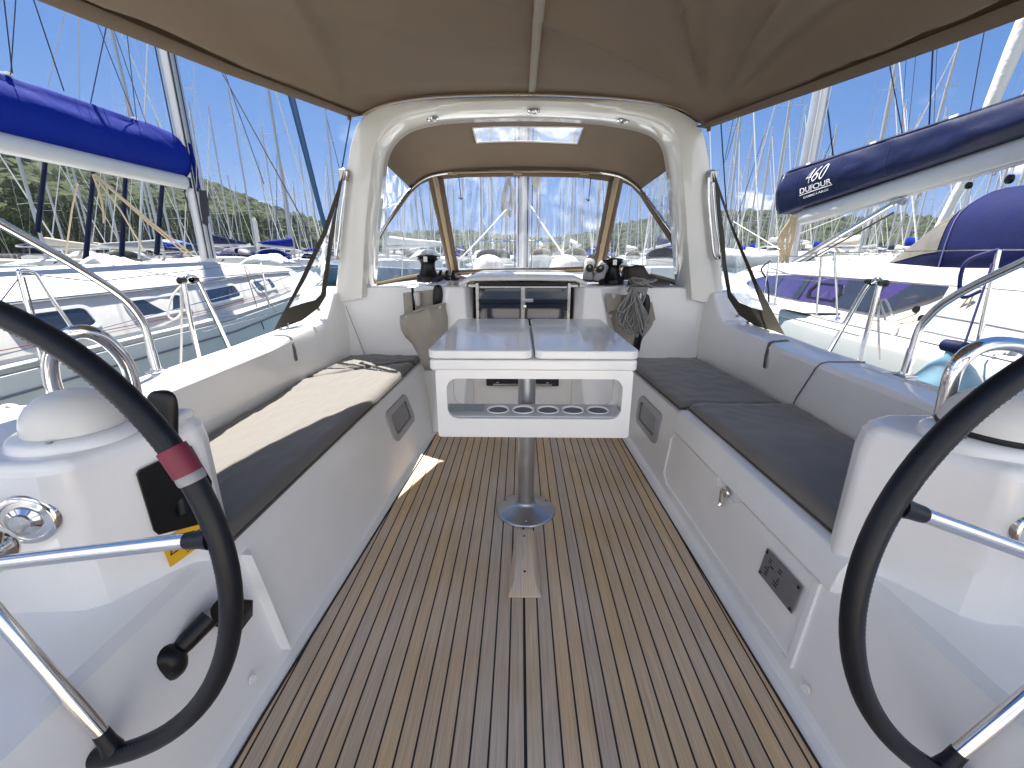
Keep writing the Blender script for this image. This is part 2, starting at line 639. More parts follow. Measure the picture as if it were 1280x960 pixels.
ys = [-2.4, -1.8] + list(np.linspace(-1.4, 2.4, 16)) + [2.5, 2.6, 2.7, 2.8, 2.86, 2.89, 2.92, 2.95, 2.98, 3.01, 3.04, 3.1, 3.18]
for s in (-1, 1):
    m = MB().loft([coam(y, s) for y in ys], closed=False)
    m.build('cockpit_side', GEL, yacht, angle=24)
# unseen sunlit seats added to bounce light onto the consoles, and the stern
for s in (-1, 1):
    MB().box((s * .95, -1.35, .22), (.80, .9, .44)).build('bounce_seat', GEL, yacht, bevel=.04, seg=3)
MB().box((0, -2.35, -.05), (2.3, .5, .08)).build('bathing_platform', DECK, yacht, bevel=.02)
# foredeck hull forward of the cockpit
m = MB()
rings = []
for y, w, z in ((3.16, 1.78, .53), (4.2, 1.74, .56), (5.5, 1.62, .60), (7.0, 1.35, .68), (8.3, .8, .76), (9.4, .05, .84)):
    rings.append([Vector((-w * .86, y, -.62)), Vector((-w, y, z - .05)), Vector((-w + .03, y, z)), Vector((0, y, z + .06)), Vector((w - .03, y, z)), Vector((w, y, z - .05)), Vector((w * .86, y, -.62))])
m.loft(rings, closed=False)
m.build('foredeck', DECK, yacht)
# cabin roof
m = MB()
rings = []
for y, w, z in ((3.10, 1.30, .90), (3.6, 1.28, .925), (4.6, 1.15, .935), (5.8, .95, .90), (6.6, .8, .84), (7.2, .6, .72)):
    rings.append([Vector((-w - .16, y, .5)), Vector((-w - .03, y, z - .05)), Vector((-w + .03, y, z)), Vector((-w * .5, y, z + .03)), Vector((0, y, z + .045)), Vector((w * .5, y, z + .03)), Vector((w - .03, y, z)), Vector((w + .03, y, z - .05)), Vector((w + .16, y, .5))])
m.loft(rings, closed=False)
m.build('cabin_roof', DECK, yacht, angle=50)
# bulkhead at the forward end of the seats, each side
for s in (-1, 1):
    m = MB()
    a = [(s * .56, 3.02, .0), (s * 1.38, 3.06, .0), (s * 1.38, 3.06, .42), (s * 1.38, 3.10, .925), (s * 1.05, 3.10, .935), (s * .46, 3.06, .945), (s * .50, 3.02, .42)]
    m.prism(a, (0, .1, 0))
    m.build('bulkhead', GEL, yacht, bevel=.012)
    m = MB()       # facetted column beside the companionway
    x1, x2, x3 = (.60, .36, .34) if s < 0 else (.655, .38, .34)
    lo = [(s * .80, 3.10, 0), (s * .745, 2.98, 0), (s * x1, 2.69, 0), (s * (x2 + .06), 2.70, 0), (s * x3, 2.79, 0), (s * x3, 3.1, 0)]
    mi = [(s * .80, 3.12, .46), (s * .72, 2.99, .46), (s * (x1 - .03), 2.82, .46), (s * x2, 2.82, .46), (s * x3, 2.9, .46), (s * x3, 3.12, .46)]
    hi = [(s * .78, 3.2, .95), (s * .66, 3.0, .95), (s * .50, 2.91, .95), (s * (x2 + .03), 2.91, .95), (s * x3, 2.97, .95), (s * x3, 3.2, .95)]
    m.loft([[Vector(p) for p in r] for r in (lo, mi, hi)])
    m.build('companionway_column', GEL, yacht, bevel=.012)
# seat back roll moulding at bulkhead foot
for s in (-1, 1):
    m = MB().tube([(s * .78, 3.02, .425), (s * 1.26, 3.05, .425)], .018, 8)
    m.build('bulkhead_moulding', GEL, yacht)
    m = MB().tube([at(*q, Y=3.052) for q in (((432, 382), (443, 410), (457, 446)) if s < 0 else ((886, 382), (880, 410), (870, 450)))], .0022, 5)
    m.build('moulding_seam', LINEM, yacht)
# companionway sill wall and step recess
m = MB()
m.prism([(-.345, 2.86, 0), (.345, 2.86, 0), (.345, 2.90, .62), (-.345, 2.90, .62)], (0, .08, 0))
m.build('companionway_sill', GEL, yacht, bevel=.01)
m = MB().box((.0, 2.862, .31), (.50, .02, .055))
m.build('step_slot_shade', SHADOWGAP, yacht, bevel=.008)  # solid dark strip, the slot's shade put into its colour
m = MB().tube([(-.2, 2.835, .30), (.2, 2.835, .30)], .009, 10).box((-.17, 2.85, .305), (.02, .03, .03)).box((.17, 2.85, .305), (.02, .03, .03))
m.build('step_handle', STEEL2, yacht)
# coaming seam to starboard and small strip beside it, cushion straps
m = MB()
sec = lambda y, s: coam(y, s)
pa = []
for k, (i_, y_, off) in enumerate(((8, 1.99, (-.003, 0, .004)), (9, 1.965, (-.004, 0, .002)), (10, 1.86, (-.004, 0, 0)), (11, 1.85, (-.003, 0, .002)), (12, 1.84, (0, 0, .003)), (13, 1.84, (0, 0, .003)))):
    pa.append(coam(y_, 1)[i_] + Vector(off))
m.tube(pa, .0032, 6)
m.build('coaming_joint', LINEM, yacht)
for s, pl in ((-1, [(344, 416), (351, 428), (357, 448)]), (1, [(976, 424), (965, 440), (949, 467)])):
    m = MB()
    ya = 2.42 if s < 0 else 2.30
    c_ = coam(ya, s)
    pts = [c_[12] + Vector((s * .09, .03, .004)), c_[12] + Vector((0, 0, .004)), c_[11] + Vector((-s * .004, 0, .001)), c_[10].lerp(c_[9], .25) + Vector((-s * .005, -.01, 0)), c_[10].lerp(c_[9], .62) + Vector((-s * .006, -.02, 0))]
    w = Vector((0, .012, 0))
    m.loft([[p - w, p + w] for p in pts], closed=False)
    m.build('webbing_strap', mat('grey_webbing', (.13, .13, .13), .9), yacht, solid=.003)
# toe lines on the starboard coaming top
m = MB()
for k in range(3):
    m.tube([(1.395 + .022 * k, y, .7075) for y in (.75, 1.75 - .1 * k)], .0022, 5)
m.build('coaming_bead', WHITE, yacht)

# portholes in the bench fronts (framed windows)
for s, cx, pxs in ((-1, -.70, ((503, 505), (512, 527), (506, 541), (490, 557), (485, 549), (487, 523))), (1, .70, ((806, 508), (826, 526), (829, 557), (820, 562), (804, 545), (802, 513)))):
    xs = s * .742
    c = Vector((s * .733, 2.33, .255))
    sl_ = s * (.73 - .68) / .3

    def pt(u, v):      # on the sloping bench face
        y = c.y + u
        z = c.z + v
        a = coam(y, s)
        x = abs(interp([a[2].z, a[3].z, a[4].z], [abs(a[2].x), abs(a[3].x), abs(a[4].x)], z))
        return Vector((s * x, y, z))

    def rr(hw, hh, r, off):
        o = []
        for qx, qy, a0 in ((1, 1, 0), (-1, 1, 90), (-1, -1, 180), (1, -1, 270)):
            for k in range(6):
                w = R(a0 + k * 18)
                p = pt(qx * (hw - r) + r * math.cos(w), qy * (hh - r) + r * math.sin(w))
                o.append(p + Vector((-s * off, 0, 0)))
        return o
    m = MB().ring(rr(.185, .088, .045, .012), rr(.145, .055, .028, .014), (s * .016, 0, 0))
    fr_ = m.build('porthole_frame', mat('grey_porthole_frame', (.40, .40, .41), .4, .2), yacht, bevel=.004)
    m = MB().prism(rr(.147, .057, .028, .004), (s * .006, 0, 0))
    m.build('porthole_glass', DARKGL, fr_)


# starboard seat locker: raised lid panel, front panel, latch
def face_pt(y, z, s, off):
    a = coam(y, s)
    x = abs(interp([a[1].z, a[2].z, a[3].z, a[4].z, a[5].z], [abs(a[1].x), abs(a[2].x), abs(a[3].x), abs(a[4].x), abs(a[5].x)], z))
    return Vector((s * (x - off), y, z))


m = MB()
rings = []
for y in np.linspace(.9, 1.97, 10):
    o = .0 if y < 1.96 else 0
    rings.append([face_pt(y, .335, 1, .004), face_pt(y, .34, 1, .024), face_pt(y, .40, 1, .028), Vector((coam(y, 1)[5].x - .012, y, .432)), Vector((coam(y, 1)[6].x + .02, y, .443)), Vector((coam(y, 1)[6].x + .02, y, .36))])
m.loft(rings)
m.build('locker_lid', GEL, yacht, bevel=.006, angle=50)
m = MB()
out_ = []
for y, z in ((.93, .06), (1.93, .06), (1.99, .09), (1.99, .29), (1.96, .325), (1.52, .325), (1.49, .30), (1.37, .30), (1.34, .325), (.95, .325)):
    out_.append(face_pt(y, z, 1, .009))
cen = sum(out_, Vector()) / len(out_)
inn = [cen + (p - cen) * .965 for p in out_]
m.ring(out_, inn, (.012, 0, 0))
m.build('locker_moulding', GEL, yacht, bevel=.004)
m = MB()
p = face_pt(1.43, .312, 1, .012)
m.lathe([(.0, .012), (.012, .012), (.02, .008), (.022, 0)], p, 20, (-1, 0, .1)).box(p + Vector((-.014, 0, -.02)), (.01, .016, .05)).tube([p + Vector((-.014, 0, -.045)), p + Vector((-.02, 0, -.055))], .008, 8)
m.build('locker_latch', STEEL, yacht)
# screw caps low on both sides
for s in (-1, 1):
    p = face_pt(.86, .075, s, .0)
    p.x -= s * .015
    m = MB().lathe([(.0, .004), (.003, .004), (.004, .002), (.010, .003), (.012, .0)], p, 20, (-s, -.25, .15))
    m.build('drain_cap', WHITE, yacht)
# left bench front: shallow skirt step near the console
m = MB()
rings = []
for y, o in ((.99, .03), (1.02, .0)):
    rings.append([face_pt(y, z, -1, o) for z in (.03, .12, .25, .36)] + [face_pt(y, z, -1, -.02) for z in (.36, .03)])
m.loft(rings)
m.build('bench_skirt', GEL, yacht)

# engraved data plate
pl_ = thing('data_plate', face_pt(1.07, .235, 1, .012), 'grey engraved maker plate screwed to the starboard bench front', 'plate')


def platept(u, v, off=.012):
    return face_pt(1.07 + u, .235 + v, 1, off)


m = MB().prism([platept(-.082, -.045), platept(.082, -.045), platept(.082, .045), platept(-.082, .045)], (.003, 0, 0))
m.build('plate', PLATEM, pl_)
for u, v in ((-.074, -.037), (.074, -.037), (.074, .037), (-.074, .037)):
    MB().lathe([(0, .003), (.004, .0028), (.0055, 0)], platept(u, v, .013), 12, (-1, 0, .15)).build('screw', INK, pl_)
rnd = random.Random(3)
for k in range(7):
    m = MB()
    v = .026 - k * .009
    for c0 in (.045, -.005) if k != 2 else (.03,):
        m = MB()
        ln = rnd.uniform(.012, .035)
        m.prism([platept(c0, v, .0135), platept(c0 + ln * .6, v, .0135), platept(c0 + ln * .6, v + .0028, .0135), platept(c0, v + .0028, .0135)], (.001, 0, 0))
        m.build('engraved_line', INK, pl_)

# ---------------------------------------------------------------- companionway
cw = thing('companionway_door', (0, 2.95, .62), 'dark smoked double companionway doors with steel hinges and a latch in the middle', 'door')
for s in (-1, 1):
    p = MB().box((s * .16, 2.935, .79), (.29, .012, .30)).build('door_panel', SMOKE, cw, bevel=.004)
    tag(p)
    MB().box((s * .305, 2.925, .81), (.022, .012, .33)).build('hinge_strip', STEEL2, cw, bevel=.003)
    m = MB()
    for z in (.86, .80, .74):
        m.lathe([(0, .006), (.006, .005), (.007, 0)], (s * .292, 2.918, z), 12, (0, -1, 0))
    m.build('hinge', BLACK, cw)
MB().box((0.0, 2.926, .80), (.03, .012, .31)).build('centre_strip', STEEL2, cw, bevel=.003)
m = MB().box((.03, 2.918, .862), (.075, .012, .022)).lathe([(0, .014), (.011, .012), (.013, 0)], (.012, 2.915, .82), 16, (0, -1, 0)).box((.0, 2.912, .775), (.014, .014, .05))
m.build('latch', STEEL, cw)
hatch = thing('sliding_hatch', (0, 3.2, 1.0), 'white sliding hatch with dark shade strip above the companionway doors', 'hatch')
m = MB()
rings = []
for y, z in ((2.93, .990), (2.98, 1.003), (3.4, 1.012), (3.9, 1.01)):
    rings.append([Vector((x, y, z + .008 * (1 - (x / .42) ** 2) - (0.03 if abs(x) > .40 else 0))) for x in np.linspace(-.42, .42, 13)])
m.loft(rings, closed=False)
m.build('hatch_lid', GEL, hatch, solid=.018)
MB().box((0, 2.972, .965), (.66, .03, .022)).build('hatch_gap_shade', BLACK, hatch, bevel=.003)  # black bar draws the shade in the gap below the lid
for s in (-1, 1):
    MB().box((s * .335, 2.945, .955), (.06, .03, .022)).box((s * .40, 3.35, .965), (.05, .8, .04)).build('hatch_rail', STEEL2, hatch, bevel=.004)
MB().box((0, 2.96, .945), (.62, .03, .012)).build('threshold', STEEL2, hatch)
# deck moulding around hatch
for s in (-1, 1):
    MB().prism([(s * .345, 2.96, .93), (s * .56, 2.97, .93), (s * .60, 3.5, .93), (s * .345, 3.5, .93)], (0, 0, .022)).build('hatch_surround', GEL, yacht, bevel=.008)

# ---------------------------------------------------------------- cockpit table
T = thing('cockpit_table', (.02, 1.78, 0), 'white folding cockpit table with cup-holder tray on one round aluminium post', 'table')
Yf, Yb = 1.55, 2.38
TX0, TX1 = -.348, .408


def rrect(x0, x1, y0, y1, r, z, n=6, corners=(1, 1, 1, 1)):
    o = []
    for (cx, cyy, a0), on in zip(((x1 - r, y1 - r, 0), (x0 + r, y1 - r, 90), (x0 + r, y0 + r, 180), (x1 - r, y0 + r, 270)), corners):
        if on:
            for k in range(n + 1):
                w = R(a0 + 90 * k / n)
                o.append(Vector((cx + r * math.cos(w), cyy + r * math.sin(w), z)))
        else:
            sx_, sy_ = (1 if a0 in (0, 270) else -1), (1 if a0 in (0, 90) else -1)
            o += [Vector((cx + sx_ * r, cyy + sy_ * r, z))] * 1
    return o


xm = .032
for x0, x1, cn in ((TX0 - .012, xm - .005, (1, 1, 1, 1)), (xm + .005, TX1 + .012, (1, 1, 1, 1))):
    r0 = rrect(x0, x1, Yf - .006, Yb, .035, .783)
    r1 = rrect(x0, x1, Yf - .006, Yb, .035, .816)
    MB().loft([r0, r1]).build('table_leaf', GELW if False else GEL, T, bevel=.007, seg=3)
m = MB().loft([rrect(TX0 - .008, TX1 + .008, Yf, Yb - .01, .02, .738), rrect(TX0 - .008, TX1 + .008, Yf, Yb - .01, .02, .779)])
m.build('table_top', GEL, T, bevel=.009, seg=3)


def xz(x0, x1, z0, z1, r, y, n=6):
    return [Vector((p.x, y, p.y)) for p in rrect(x0, x1, z0, z1, r, 0, n)]


for y in (Yf + .006, Yf + .165):
    nm = 'front_panel' if y < 1.6 else 'rear_panel'
    z1o, z0o = (.705, .545)
    MB().ring(xz(TX0 + .012, TX1 - .004, .468, .74, .012, y), xz(TX0 + .053, TX1 - .040, z0o, z1o, .042, y), (0, .016, 0)).build(nm, GEL, T, bevel=.003)
for x in (TX0 + .02, TX1 - .012):
    MB().box((x, Yf + .094, .604), (.014, .145, .27)).build('side_panel', GEL, T, bevel=.003)
# tray with five cup rings and an oblong bin
mt = MB()
tz = .548
MB().box((.03, Yf + .094, .50), (TX1 - TX0 - .05, .14, .012)).build('tray_floor', mat('tray_plastic', (.42, .44, .48), .4), T)
m = MB()
m.box((.03, Yf + .094, tz), (TX1 - TX0 - .05, .142, .006))
tray = m.build('cup_tray', mat('tray_blue_grey', (.50, .53, .58), .3, coat=.3), T)
for k in range(5):
    x = -.105 + k * .1
    m = MB().lathe([(.036, -.002), (.043, .006), (.046, .006), (.047, .003)], (x, Yf + .088, tz + .003), 28)
    cr_ = m.build('cup_ring', GEL, tray)
    MB().lathe([(.0, .0), (.036, .0)], (x, Yf + .088, tz + .0045), 28).build('cup_shade_disc', mat('cup_shade', (.13, .15, .19), .5), cr_)  # flat disc, the shade down the cup hole put into its colour
m = MB().prism([(-.31, Yf + .06, tz + .004), (-.165, Yf + .06, tz + .004), (-.165, Yf + .15, tz + .004), (-.31, Yf + .15, tz + .004)], (0, 0, .003))
m.build('oblong_bin', mat('bin_shade', (.30, .34, .40), .4), tray)  # flat slab, its darker colour stands for the shade in the bin
MB().lathe([(.0375, .02), (.0375, .74)], (.012, 1.78, 0), 40).build('post', ALU, T)
m = MB().lathe([(.0, .052), (.040, .052), (.042, .046), (.056, .038), (.128, .010), (.136, .006), (.137, 0.0)], (.012, 1.78, 0.0), 48)
base = m.build('post_base', ALU, T, angle=60)
for k in range(6):
    a = R(30 + 60 * k)
    MB().lathe([(0, .006), (.004, .006), (.0065, .003), (.0065, -.004)], (.012 + .115 * math.cos(a), 1.78 + .115 * math.sin(a), .016), 10).build('screw', STEEL2, base)

# foot block on the sole
fb = thing('foot_block', (0, 1.43, 0), 'bare teak foot block screwed to the planks aft of the table post', 'foot block')
lo = [(-.056, 1.235, .001), (.060, 1.235, .001), (.050, 1.61, .001), (-.036, 1.61, .001)]
mi = [(-.056, 1.235, .006), (.060, 1.235, .006), (.050, 1.61, .006), (-.036, 1.61, .006)]
hi = [(-.034, 1.285, .032), (.040, 1.285, .032), (.035, 1.585, .032), (-.024, 1.585, .032)]
MB().loft([[Vector(p) for p in r] for r in (lo, mi, hi)]).build('block', TEAKB, fb, bevel=.002)
for y in (1.33, 1.54):
    MB().lathe([(0, .0015), (.0045, .001), (.005, -.002)], (.003, y, .0325), 12).build('screw', INK, fb)


# ---------------------------------------------------------------- cushions
def cushion(name, corners, z0, h, M_, label, seed, group, wr=.006, r=.035, nu=64, nv=40, dirw=0.0, piping=True):
    c = [Vector((x, y, 0)) for x, y in corners]

    def fn(u, v):
        p = c[0].lerp(c[1], u).lerp(c[3].lerp(c[2], u), v)
        du = min(u, 1 - u) * ((c[1] - c[0]).length)
        dv = min(v, 1 - v) * ((c[3] - c[0]).length)
        d = min(du, dv)
        e = 1 - (1 - min(1, d / r)) ** 2
        e = math.sqrt(max(0, e)) if d < r else 1
        q = Vector((p.x * 2.1 + seed, p.y * 2.1, seed))
        w = noise.noise(q * 1.2) * wr * 1.5
        k = noise.noise(Vector((p.x * (9 + dirw), p.y * (9 - dirw * .8), seed)))
        w += (1 - abs(k)) ** 6 * wr * .9
        k2 = noise.noise(Vector((p.x * 3 + 5, p.y * 16, seed + 3)))
        w += (1 - abs(k2)) ** 7 * wr * .6
        bulge = .006 * math.sin(PI * u) * math.sin(PI * v)
        return Vector((p.x, p.y, z0 + h * (.18 + .82 * e) + (w + bulge) * e))
    m = MB().grid(fn, nu, nv)
    # walls
    n0 = len(m.v)
    loop = [(i, 0) for i in range(nu + 1)] + [(nu, j) for j in range(1, nv + 1)] + [(i, nv) for i in range(nu - 1, -1, -1)] + [(0, j) for j in range(nv - 1, 0, -1)]
    idx = [i * (nv + 1) + j for i, j in loop]
    low = []
    for ii in idx:
        v = m.v[ii]
        low.append((v[0], v[1], z0))
    base_i = len(m.v)
    m.v += low
    k = len(idx)
    for a in range(k):
        b2 = (a + 1) % k
        m.f.append((idx[a], idx[b2], base_i + b2, base_i + a))
    cen = sum(c, Vector()) / 4
    root = thing(name, (cen.x, cen.y, z0), label, 'cushion', group)
    m.build('cover', M_, root, angle=80)
    if piping:
        pp = [Vector(m.v[i]) + Vector((0, 0, .002)) for i in idx]
        MB().tube(pp, .0035, 6, closed=True).build('piping', PIPE, root)
    return root


cushion('seat_cushion', [(-1.275, .93), (-.775, .93), (-.735, 2.86), (-1.30, 2.40)], .422, .04, CUSH, 'long sunlit grey cushion on the port bench nearest the left wheel', 1.3, 'cockpit seat cushions')
cushion('seat_cushion', [(-1.30, 2.42), (-.735, 2.88), (-.735, 3.02), (-1.245, 3.03)], .422, .037, CUSH, 'short grey cushion filling the forward corner of the port bench', 4.1, 'cockpit seat cushions', nv=20)
cushion('seat_cushion', [(.765, 2.015), (1.292, 2.015), (1.245, 3.02), (.72, 3.00)], .422, .034, CUSH_SHADED, 'shaded grey forward cushion on the starboard bench beside the table', 7.7, 'cockpit seat cushions', wr=.005)
cushion('seat_cushion', [(.815, .93), (1.272, .93), (1.296, 1.985), (.79, 1.985)], .436, .038, CUSH_SHADED, 'shaded grey rear cushion on the starboard bench, creased, beside the right console', 2.9, 'cockpit seat cushions', wr=.0055)


# ---------------------------------------------------------------- helm consoles
def console(s):
    lab = ('white left-hand helm console with engine lever panel and yellow sticker' if s < 0 else 'white right-hand helm console with compass dome and plain side')
    root = thing('helm_console', (s * 1.0, .8, 0), lab, 'helm console')
    x0 = .778

    def sec(z):
        t = z / .78
        return [(x0 - .0 + (.0 if t > .5 else -.012 * (1 - t * 2)), .955 - .02 * t),
                (lerp(.965, .868, t), lerp(.800, .715, t)),
                (lerp(1.00, .908, t), lerp(.778, .693, t)),
                (1.42, lerp(.74, .66, t)), (1.46, .72), (1.46, .99), (1.38, 1.03), (.86, 1.02), (x0 + .02, .99)]
    rings = []
    for z, sh in ((0, -.02), (.03, -.02), (.06, 0), (.3, 0), (.55, 0), (.715, 0), (.755, .012), (.78, .04)):
        r = sec(z)
        cx_, cy_ = 1.12, .86
        rings.append([Vector((s * (x + (cx_ - x) * sh * 1.3), y + (cy_ - y) * sh * 2.2, z)) for x, y in r])
    body = MB().loft(rings).build('console_body', GEL, root, bevel=.016, seg=3, angle=14)
    # raised compass plinth and dome
    cx_, cy_ = s * .955, .845
    if s < 0:
        cx_ = -.965
    m = MB().lathe([(0, .018), (.100, .018), (.108, .012), (.113, 0), (.113, -.01)], (cx_, cy_, .782), 48)
    m.build('compass_plinth', GEL, root, angle=50)
    if s < 0:
        m = MB().lathe([(r_ * .86, h_ * .84) for r_, h_ in ((.101, .0), (.0995, .022), (.094, .042), (.082, .062), (.062, .080), (.035, .091), (.0, .095))], (cx_, cy_, .801), 48)
        m.build('compass_cover', DOME, root, angle=70)
    else:
        MB().lathe([(.1, 0), (.103, .006), (.1, .012)], (cx_ + .02, cy_, .801), 40).build('compass_gasket', INK, root)
        m = MB().lathe([(.100, .012), (.0985, .026), (.093, .044), (.081, .062), (.061, .080), (.035, .091), (.0, .095)], (cx_ + .02, cy_, .801), 48)
        m.build('compass_cover', DOME, root, angle=70)
    for k in range(4):
        a = R(20 + 90 * k)
        MB().lathe([(0, .002), (.005, .0015), (.006, 0)], (cx_ + .096 * math.cos(a), cy_ + .096 * math.sin(a), .801), 10).build('screw', STEEL2, root)
    # wheel boss
    hx, hz = (-.955, .668) if s < 0 else (.95, .66)
    m = MB().lathe([(.052, -.03), (.052, .002), (.049, .006), (.041, .007), (.039, .004), (.030, .005), (.028, .010), (.019, .012), (.017, .018), (.0, .019)], (hx, .697, hz), 48, (-s * .25, -.97, 0))
    m.build('steering_boss', STEEL, root, angle=60)
    return root, body


cl, cbody = console(-1)
crr, crbody = console(1)
# little white rounded pad behind the left dome
m = MB().loft([[Vector((x, y, z)) for x, y in ((-.86, .90), (-.80, .905), (-.80, .965), (-.86, .965))] for z in (.775, .80)])
m.build('console_pad', GEL, cl, bevel=.01)


# inner face panel of left console
def inner(y, z, off=.004):
    t = z / .78
    a = Vector((-.778 - 0, .955 - .02 * t))
    b = Vector((-lerp(.965, .868, t), lerp(.800, .715, t)))
    f = (a.y - y) / (a.y - b.y)
    d = (b - a)
    n = Vector((-d.y, d.x)).normalized()
    if n.x < 0:
        n = -n
    q = a + d * f + n * off
    return Vector((q.x, q.y, z))


def inpx(px, py, off=.004):
    # intersect the view line with the sloping inner face, then keep the place
    best = None
    for i in range(400):
        y = .70 + i * .0008
        p = at(px, py, Y=y)
        q = inner(y, p.z, 0)
        e = abs(q.x - p.x)
        if best is None or e < best[0]:
            best = (e, y, p.z)
    return inner(best[1], best[2], off)


pn = [inpx(*q) for q in ((168, 592), (171, 587), (236, 556), (262, 600), (262, 650), (196, 667), (190, 662))]
pn_t = [inpx(*q, off=.012) for q in ((168, 592), (171, 587), (236, 556), (262, 600), (262, 650), (196, 667), (190, 662))]
engine_panel = MB().loft([pn, pn_t]).build('engine_panel', BLACK, cl, bevel=.002)
st = [inpx(*q) for q in ((200, 677), (245, 648), (262, 672), (212, 708))]
st_t = [inpx(*q, off=.0055) for q in ((200, 677), (245, 648), (262, 672), (212, 708))]
stick = MB().loft([st, st_t]).build('warning_sticker', YELLOW, cl)


def stuv(u, v, off):
    a = st_t[0].lerp(st_t[1], u)
    b = st_t[3].lerp(st_t[2], u)
    return a.lerp(b, v) + Vector((off, -off, 0))


m = MB()
for v in (.28, .38, .48, .60, .68, .76, .86):
    u1 = .95 if v > .3 else .8
    m.loft([[stuv(.42, v, .0012), stuv(u1, v, .0012)], [stuv(.42, v + .03, .0012), stuv(u1 - .1 * (v % .2), v + .03, .0012)]], closed=False)
tri = [stuv(.08, .62, .0012), stuv(.34, .62, .0012), stuv(.21, .22, .0012)]
cen = sum(tri, Vector()) / 3
m.ring(tri, [cen + (p - cen) * .68 for p in tri], (.0003, 0, 0))
m.loft([[stuv(.20, .36, .0012), stuv(.22, .36, .0012)], [stuv(.205, .54, .0012), stuv(.215, .54, .0012)]], closed=False)
m.build('sticker_print', INK, stick)
# throttle grip (upper black lever) behind the wheel rim
lv = thing('throttle_lever', tuple(at(200, 540, Y=.93)), 'black rounded engine control lever standing up behind the left wheel rim', 'lever')
pA = [at(*q, Y=.88) for q in ((212, 570), (211, 545), (207, 525), (203, 507), (202, 494))]
rings = []
for i, (p, w) in enumerate(zip(pA, (.018, .020, .028, .036, .032))):
    rings.append([p + Vector((w * math.cos(2 * PI * k / 16), .014 * math.sin(2 * PI * k / 16), 0)) for k in range(16)])
rings.append([pA[-1] + Vector((.018 * math.cos(2 * PI * k / 16), .008 * math.sin(2 * PI * k / 16), .012)) for k in range(16)])
MB().loft(rings).build('lever_grip', BLACK, lv, sub=1, angle=80)
MB().tube([pA[0], pA[0] + Vector((.0, .0, -.10)), pA[0] + Vector((.02, -.02, -.14))], .011, 12).build('lever_stem', BLACK, lv)
# lower black lever: arm with round knob
tv = thing('bilge_pump_handle', tuple(at(200, 838, Y=.70)), 'black round-knobbed handle low on the inner side of the left console', 'handle')
k0 = at(201, 836, Y=.705)
k1 = at(262, 772, Y=.80)
d = (k1 - k0).normalized()
MB().lathe([(0, -.014), (.018, -.0135), (.032, -.010), (.041, -.002), (.045, .009), (.044, .019), (.038, .030), (.030, .038), (.024, .044), (.022, .052)], k0, 32, (d * .35 + Vector((-.25, .9, 0))).normalized()).build('knob', BLACK, tv, angle=70)
MB().tube([k0 + d * .01 + Vector((0, .02, 0)), k0.lerp(k1, .5), k1], [.018, .021, .023], 14).build('arm', BLACK, tv)
k2 = at(300, 775, X=-.735)
MB().loft([[k1 + Vector((0, 0, .025)), k1 + Vector((0, .0, -.03)), k2 + Vector((0, 0, -.035)), k2 + Vector((.015, .0, .02))], [k1 + Vector((0, .04, .025)), k1 + Vector((0, .04, -.03)), k2 + Vector((0, .05, -.035)), k2 + Vector((.01, .05, .02))]]).build('bracket', BLACK, tv, bevel=.006)


# ---------------------------------------------------------------- steering wheels
def wheel(s, hub, lab, ends, tilt=.04, yaw=0.0):
    root = thing('steering_wheel', hub, lab, 'steering wheel', 'steering wheels')
    h = Vector(hub)
    u = Vector((math.cos(yaw), math.sin(yaw), 0))
    v = Vector((0, math.sin(tilt), math.cos(tilt)))
    Rr = .42

    def P(a, r, off=0):
        return h + r * (math.cos(a) * u + math.sin(a) * v) + Vector((0, off, 0))
    rim = MB().tube([P(2 * PI * k / 96, Rr) for k in range(96)], .0165, 20, closed=True).build('rim', LEATHER, root, angle=80)
    # stitching on the inner side of the leather
    m = MB()
    for k in range(300):
        a = 2 * PI * k / 300
        c = P(a, Rr - .0155) + Vector((0, -.006, 0))
        c2 = P(a + .011, Rr - .0140) + Vector((0, -.0098, 0))
        m.tube([c, c2], .0008, 4)
    m.build('rim_stitching', mat('wheel_stitching', (.05, .05, .07), .7), rim)
    for a in ends:
        p0, p1 = P(a, .03, -.02), P(a, Rr - .05, 0)
        sp = MB().tube([p0, p1], .0115, 18).build('spoke', STEEL, root)
        MB().tube([P(a, Rr - .052, 0), P(a, Rr - .03), P(a, Rr - .012)], [.0125, .0135, .017], 14).build('spoke_sleeve', LEATHER, sp)
    MB().lathe([(0, .03), (.022, .028), (.036, .018), (.04, 0), (.04, -.03), (.03, -.045)], h + Vector((0, -.005, 0)), 36, (0, -1, 0)).build('hub', STEEL, root, angle=60)
    return root, P


a1 = [math.atan2(.739 - .69, -.527 + .88), math.atan2(.307 - .69, -.739 + .88)]
wl, Pl = wheel(-1, (-.88, .56, .69), 'black leather-rimmed steering wheel on the left with a red tape band', [a1[0], a1[1], a1[0] + R(72), a1[1] - R(72), a1[0] + R(144)], yaw=-.05)
a2 = [math.atan2(.785 - .66, .56 - .908), math.atan2(.318 - .66, .711 - .908)]
wr_, Pr = wheel(1, (.908, .56, .668), 'plain black leather-rimmed steering wheel on the right', [a2[0], a2[1], a2[0] - R(72), a2[1] + R(72), a2[0] - R(144)], tilt=.06, yaw=.04)
# king-spoke tape
aT = math.atan2(.861 - .69, -.52 + .88)
m = MB().tube([Pl(aT - .05 + .1 * k / 8, .42) for k in range(9)], .0195, 20)
tape = m.build('tape_band', RED, wl, angle=60)
MB().tube([Pl(aT - .082 + .032 * k / 5, .42) for k in range(6)], [.0178, .0185, .0188, .0188, .0185, .018], 20).build('clear_tape', mat('frayed_clear_tape', (.25, .25, .26), .35), wl, angle=60)


